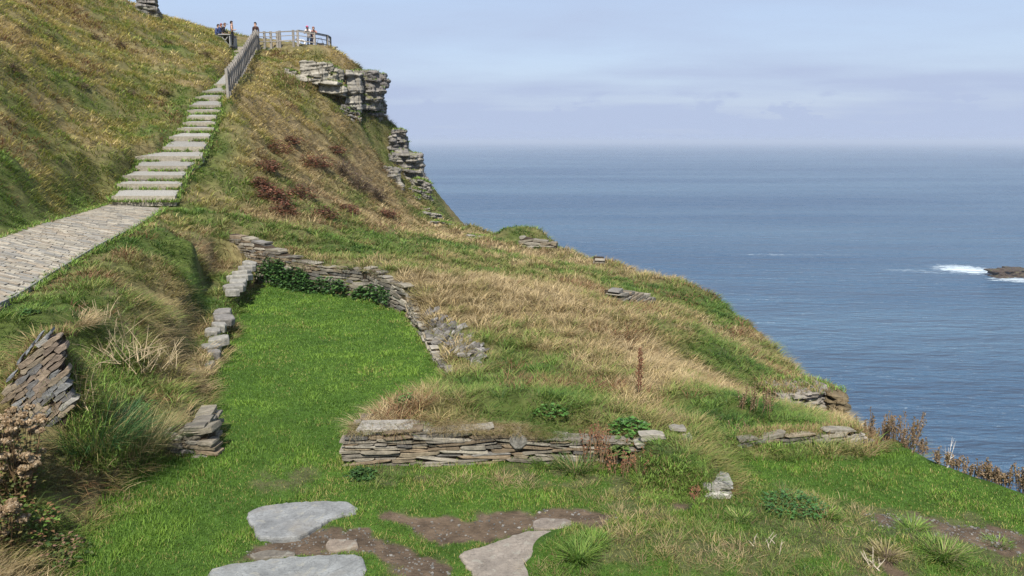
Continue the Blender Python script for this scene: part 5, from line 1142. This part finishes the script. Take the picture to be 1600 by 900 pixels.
# dark heather tufts on the left hill
random.seed(61)
for i, (px, py) in enumerate([(35,48),(75,60),(150,60),(188,72),(262,68),(80,92),(125,135),(205,148),(255,145),(320,85),(20,110)]):
    bush('heather', sur(px, py+2), .38, .38, .32, 200, [(.12,.08,.05),(.09,.09,.03),(.16,.10,.07)], 'small dark brown heather clump on the left hillside', 1400+i, .12, 'heather clumps on the hillside', 'heather', 6)
# curly green growth at the left verge of the stair
mb = MB()
# ---------------------------------------------------------------- people (skin-grown bodies)
def person(loc, rz, label, joints, shirt, pants, skin=(.45,.28,.2), hair=(.03,.02,.015), cap=None, group='people on the headland', sleeves=.5, extra=None):
    """joints: name -> (x, y, z) in metres, +y is where the person faces"""
    J = dict(pelvis=(0,0,.95), waist=(0,0,1.1), chest=(0,0,1.32), neck=(0,.0,1.48), head0=(0,.015,1.57), head1=(0,.02,1.70),
             shL=(-.19,0,1.42), elL=(-.25,-.02,1.14), haL=(-.24,.08,.90), fiL=(-.24,.12,.80), shR=(.19,0,1.42), elR=(.25,-.02,1.14), haR=(.24,.08,.90), fiR=(.24,.12,.80),
             hiL=(-.1,0,.90), knL=(-.11,.03,.5), anL=(-.11,0,.09), toL=(-.12,.16,.03), hiR=(.1,0,.90), knR=(.11,.03,.5), anR=(.11,0,.09), toR=(.12,.16,.03))
    J.update(joints or {})
    R_ = dict(pelvis=.15, waist=.135, chest=.155, neck=.06, head0=.085, head1=.085, shL=.075, elL=.048, haL=.036, fiL=.03, shR=.075, elR=.048, haR=.036, fiR=.03, hiL=.095, knL=.065, anL=.045, toL=.035, hiR=.095, knR=.065, anR=.045, toR=.035)
    E_ = [('pelvis','waist'),('waist','chest'),('chest','neck'),('neck','head0'),('head0','head1'),('chest','shL'),('shL','elL'),('elL','haL'),('haL','fiL'),('chest','shR'),('shR','elR'),('elR','haR'),('haR','fiR'),
          ('pelvis','hiL'),('hiL','knL'),('knL','anL'),('anL','toL'),('pelvis','hiR'),('hiR','knR'),('knR','anR'),('anR','toR')]
    nm = list(J); me = bpy.data.meshes.new('person'); me.from_pydata([J[k] for k in nm], [(nm.index(a), nm.index(b)) for a, b in E_], [])
    tmp = bpy.data.objects.new('tmp', me); C.objects.link(tmp)
    sk = tmp.modifiers.new('s', 'SKIN'); sk.use_smooth_shade = True
    for i, k in enumerate(nm): v = me.skin_vertices[0].data[i]; v.radius = (R_[k], R_[k]*(.72 if k in ('pelvis', 'waist', 'chest') else 1)); v.use_root = (k == 'pelvis')
    tmp.modifiers.new('d', 'SUBSURF').levels = 2
    dg = bpy.context.evaluated_depsgraph_get(); m2 = bpy.data.meshes.new_from_object(tmp.evaluated_get(dg)); bpy.data.objects.remove(tmp)
    n_ = len(m2.vertices); co = np.empty(n_*3); m2.vertices.foreach_get('co', co); co = co.reshape(-1, 3); col = np.zeros((n_, 4)); col[:, 3] = 1
    best = np.full(n_, 9.); bid = np.zeros(n_, int)
    for i, (a, b) in enumerate(E_):
        A_ = np.array(J[a]); B_ = np.array(J[b]); d = B_-A_; t = np.clip(((co-A_) @ d)/(d @ d+1e-9), 0, 1); q = np.linalg.norm(co-A_-t[:, None]*d, axis=1); m = q < best; best[m] = q[m]; bid[m] = i
    part = {0: pants if False else shirt, 1: shirt, 2: shirt, 3: skin, 4: skin, 5: shirt, 6: shirt if sleeves else skin, 7: shirt if sleeves > .8 else skin, 8: skin, 9: shirt, 10: shirt if sleeves else skin, 11: shirt if sleeves > .8 else skin, 12: skin,
            13: pants, 14: pants, 15: pants, 16: (.05,.05,.05), 17: pants, 18: pants, 19: pants, 20: (.05,.05,.05)}
    for i in range(n_): col[i, :3] = part[bid[i]]
    at_ = m2.color_attributes.new('col', 'FLOAT_COLOR', 'POINT'); at_.data.foreach_set('color', col.astype(np.float32).ravel()); m2.materials.clear(); m2.materials.append(M_CLOTH)
    o = link('person', m2, None, loc, (0, 0, rz)); tag(o, label, 'person', group)
    # hair or cap: a shell round the upper back of the head; small nose
    h0 = Vector(J['head0']); h1 = Vector(J['head1']); mb = MB(); rings = 6; seg = 10; vs = []; c_ = (h0+h1)/2
    for a in range(rings+1):
        ph = math.pi/2*(a/rings)*1.25
        for b in range(seg): t = 2*math.pi*b/seg; vs.append((c_.x+.098*math.sin(ph)*math.cos(t), c_.y-.014+.112*math.sin(ph)*math.sin(t), c_.z+.02+.125*math.cos(ph)-(.03 if a == rings and math.sin(t) < .1 else 0)))
    fs = [(a*seg+b, (a+1)*seg+b, (a+1)*seg+(b+1) % seg, a*seg+(b+1) % seg) for a in range(rings) for b in range(seg) if not (a >= 4 and math.sin(2*math.pi*(b+.5)/seg) > .2)]
    mb.add(vs, fs, cap or hair)
    if cap: mb.box((c_.x, c_.y+.15, c_.z+.045), (.06, .06, .008), None, cap)
    mb.build('cap' if cap else 'hair', [M_CLOTH], o, True)
    if extra: extra(o)
    return o
def stand(px, Y, py): p = px2w(px, py, Y=Y); return p
# rise of the top: ground there
def top_at(px, py, Y): p = px2w(px, py, Y=Y); return (p[0], p[1], p[2])
FACE_R = -math.pi/2
person(top_at(364, 73.5, 56.8), FACE_R+.3, 'person in black standing at the top of the stair with one hand raised', dict(haR=(.20,.22,1.12), fiR=(.16,.28,1.18), elR=(.25,.02,1.14), anL=(-.11,-.12,.09), toL=(-.12,.03,.03)), (.012,.012,.015), (.015,.015,.018), sleeves=0)
sit = dict(pelvis=(0,0,.5), waist=(0,.0,.66), chest=(0,.06,.9), neck=(0,.12,1.05), head0=(0,.17,1.13), head1=(0,.2,1.25), shL=(-.19,.07,.99), elL=(-.24,.15,.74), haL=(-.18,.36,.66), fiL=(-.15,.44,.66), shR=(.19,.07,.99), elR=(.24,.15,.74), haR=(.18,.36,.66), fiR=(.15,.44,.66),
           hiL=(-.1,.03,.5), knL=(-.12,.45,.5), anL=(-.12,.42,.09), toL=(-.12,.57,.03), hiR=(.1,.03,.5), knR=(.12,.45,.5), anR=(.12,.42,.09), toR=(.12,.57,.03))
z0 = px2w(345, 71, Y=57.2)[2]
for i, (px, Y, sc, cp, lb_) in enumerate([(339.5,57.9,(.05,.07,.16),None,'person in a blue jacket sitting at the left end of the bench'),(344,57.5,(.03,.045,.11),(.18,.06,.05),'person in dark navy with a dull red cap sitting mid bench'),(349.5,57.2,(.025,.025,.03),(.12,.08,.06),'person in dark clothes bent forward at the right end of the bench')]):
    p = px2w(px, 71, Y=Y); person((p[0], p[1], z0+.22), FACE_R-.15+.2*i, lb_, sit, sc, (.05,.05,.07) if i < 2 else (.2,.14,.1), cap=cp, sleeves=1)
# low wall-like bench / table they sit at
bn = empty('picnic_table', tuple(px2w(357, 73, Y=57.0))); tag(bn, 'small grey wooden picnic table in front of the sitting people', 'table')
mb = MB(); mb.box((0, 0, .74), (.42, .75, .03), None, (.26,.26,.25)); mb.build('table_top', [M_WOOD], bn)
for s_ in (-1, 1):
    mb = MB(); mb.bar((-.35, s_*.6, -.1), (.3, s_*.6, .72), .08, .06, (.22,.22,.21)); mb.bar((.35, s_*.6, -.1), (-.3, s_*.6, .72), .08, .06, (.22,.22,.21)); mb.build('leg', [M_WOOD], bn)
mb = MB(); mb.box((.36, 0, .32), (.03, .7, .34), None, (.28,.28,.27)); mb.build('side_board', [M_WOOD], bn)
pb = px2w(344, 71, Y=57.5); mb = MB(); mb.box((0, 0, .38), (.85, .2, .03), None, (.2,.19,.17)); mb.box((-.6, 0, .15), (.05, .18, .22), None, (.2,.19,.17)); mb.box((.6, 0, .15), (.05, .18, .22), None, (.2,.19,.17))
tag(mb.build('bench', [M_WOOD], None, loc=(pb[0], pb[1], z0+.22)), 'low wooden bench under the three sitting people', 'bench')
# two people beyond the brow, only their heads show
for i, (px, py, cp, hr, lb_) in enumerate([(311,47.5,None,(.16,.08,.06),'person behind the hill brow with reddish hair, only the head showing'),(322,51,None,(.02,.02,.02),'person lying low behind the brow in a pale blue top')]):
    p = px2w(px, py, Y=60.5); person((p[0], p[1], p[2]-1.22), math.pi, lb_, sit, (.35,.45,.5) if i else (.3,.15,.12), (.05,.05,.07), hair=hr, sleeves=1)
person(top_at(401, 74.5, 58.2), math.pi*.9, 'dark dressed person with long dark hair behind the top of the stair fence', None, (.06,.035,.03), (.03,.025,.03), sleeves=1)
lean_ = dict(waist=(0,.04,1.08), chest=(0,.18,1.26), neck=(0,.28,1.38), head0=(0,.33,1.46), head1=(0,.36,1.58), shL=(-.19,.2,1.34), elL=(-.24,.42,1.12), haL=(-.08,.52,1.12), fiL=(0,.54,1.13), shR=(.19,.2,1.34), elR=(.24,.42,1.12), haR=(.08,.52,1.12), fiR=(.0,.56,1.1), knL=(-.11,.03,.5), pelvis=(0,-.04,.93))
def pack(o):
    mb = MB(); mb.box((0, -.08, 1.2), (.15, .10, .22), Matrix.Rotation(-.5, 3, 'X'), (.08,.13,.22), jit=.02); mb.build('backpack', [M_CLOTH], o)
person((px2w(484,75,Y=59.3)[0], 59.3, DECK_Z), math.pi*.97, 'person in a white top and pink cap with a blue backpack leaning on the railing', lean_, (.62,.55,.52), (.05,.07,.12), cap=(.5,.1,.2), extra=pack)
person((px2w(490.5,75,Y=59.7)[0], 59.7, DECK_Z), math.pi*1.1, 'person in a pinkish brown top leaning on the railing beside the pink cap', lean_, (.38,.2,.16), (.2,.12,.1), hair=(.25,.12,.1))
person((px2w(474.5,75,Y=60.6)[0], 60.6, DECK_Z-.1), math.pi*.6, 'person in white trousers bending down behind the railing', dict(pelvis=(0,-.15,.82), waist=(0,.0,.9), chest=(0,.22,.95), neck=(0,.36,.93), head0=(0,.44,.92), head1=(0,.54,.88), shL=(-.19,.24,.93), elL=(-.22,.3,.66), haL=(-.18,.38,.46), fiL=(-.18,.4,.38), shR=(.19,.24,.93), elR=(.22,.3,.66), haR=(.18,.38,.46), fiR=(.18,.4,.38), hiL=(-.1,-.14,.8), hiR=(.1,-.14,.8), knL=(-.11,-.02,.48), knR=(.11,-.02,.48)), (.6,.6,.6), (.62,.62,.6), sleeves=1)
bg_ = px2w(500.5, 75, Y=60.4); t = empty('shoulder_bag', (bg_[0], bg_[1], DECK_Z+.42)); tag(t, 'dark shoulder bag hanging on the railing right of the leaning people', 'bag')
mb = MB(); mb.box((0, 0, .02), (.26, .09, .16), None, (.03,.03,.035), jit=.025); mb.build('pouch', [M_CLOTH], t); mb = MB(); mb.tube([(-.24, 0, .12), (-.1, 0, .55), (.1, 0, .55), (.24, 0, .12)], .015, 5, (.03,.03,.035)); mb.build('strap', [M_CLOTH], t)
bp_ = px2w(497.5, 75, Y=61.6); t = empty('platform_bench', (bp_[0]+.6, bp_[1], DECK_Z)); tag(t, 'grey wooden bench on the deck behind the right end of the railing', 'bench')
mb = MB(); mb.box((0, 0, .46), (.85, .22, .03), None, (.3,.29,.27)); mb.build('seat', [M_WOOD], t)
for s_ in (-1, 1): mb = MB(); mb.box((s_*.65, 0, .2), (.05, .2, .23), None, (.28,.27,.25)); mb.build('leg', [M_WOOD], t)
# ---------------------------------------------------------------- sea haze: one closed box of even air round everything
mb = MB(); mb.box((0, 0, (SEA-1+18)/2), (95000, 95000, (18-SEA+1)/2), None, (1, 1, 1)); HZ = mb.build('haze', [bpy.data.materials.new('haze_air')])
hm = HZ.data.materials[0]; hm.use_nodes = True; hn = hm.node_tree.nodes; hl = hm.node_tree.links; hn.clear(); ho = hn.new('ShaderNodeOutputMaterial'); hv = hn.new('ShaderNodeVolumePrincipled')
hv.inputs['Density'].default_value = 1.6e-4; hv.inputs['Color'].default_value = (.78, .87, 1.0, 1); hv.inputs['Anisotropy'].default_value = .16; hl.new(hv.outputs[0], ho.inputs['Volume']); tag(HZ, kind='stuff')
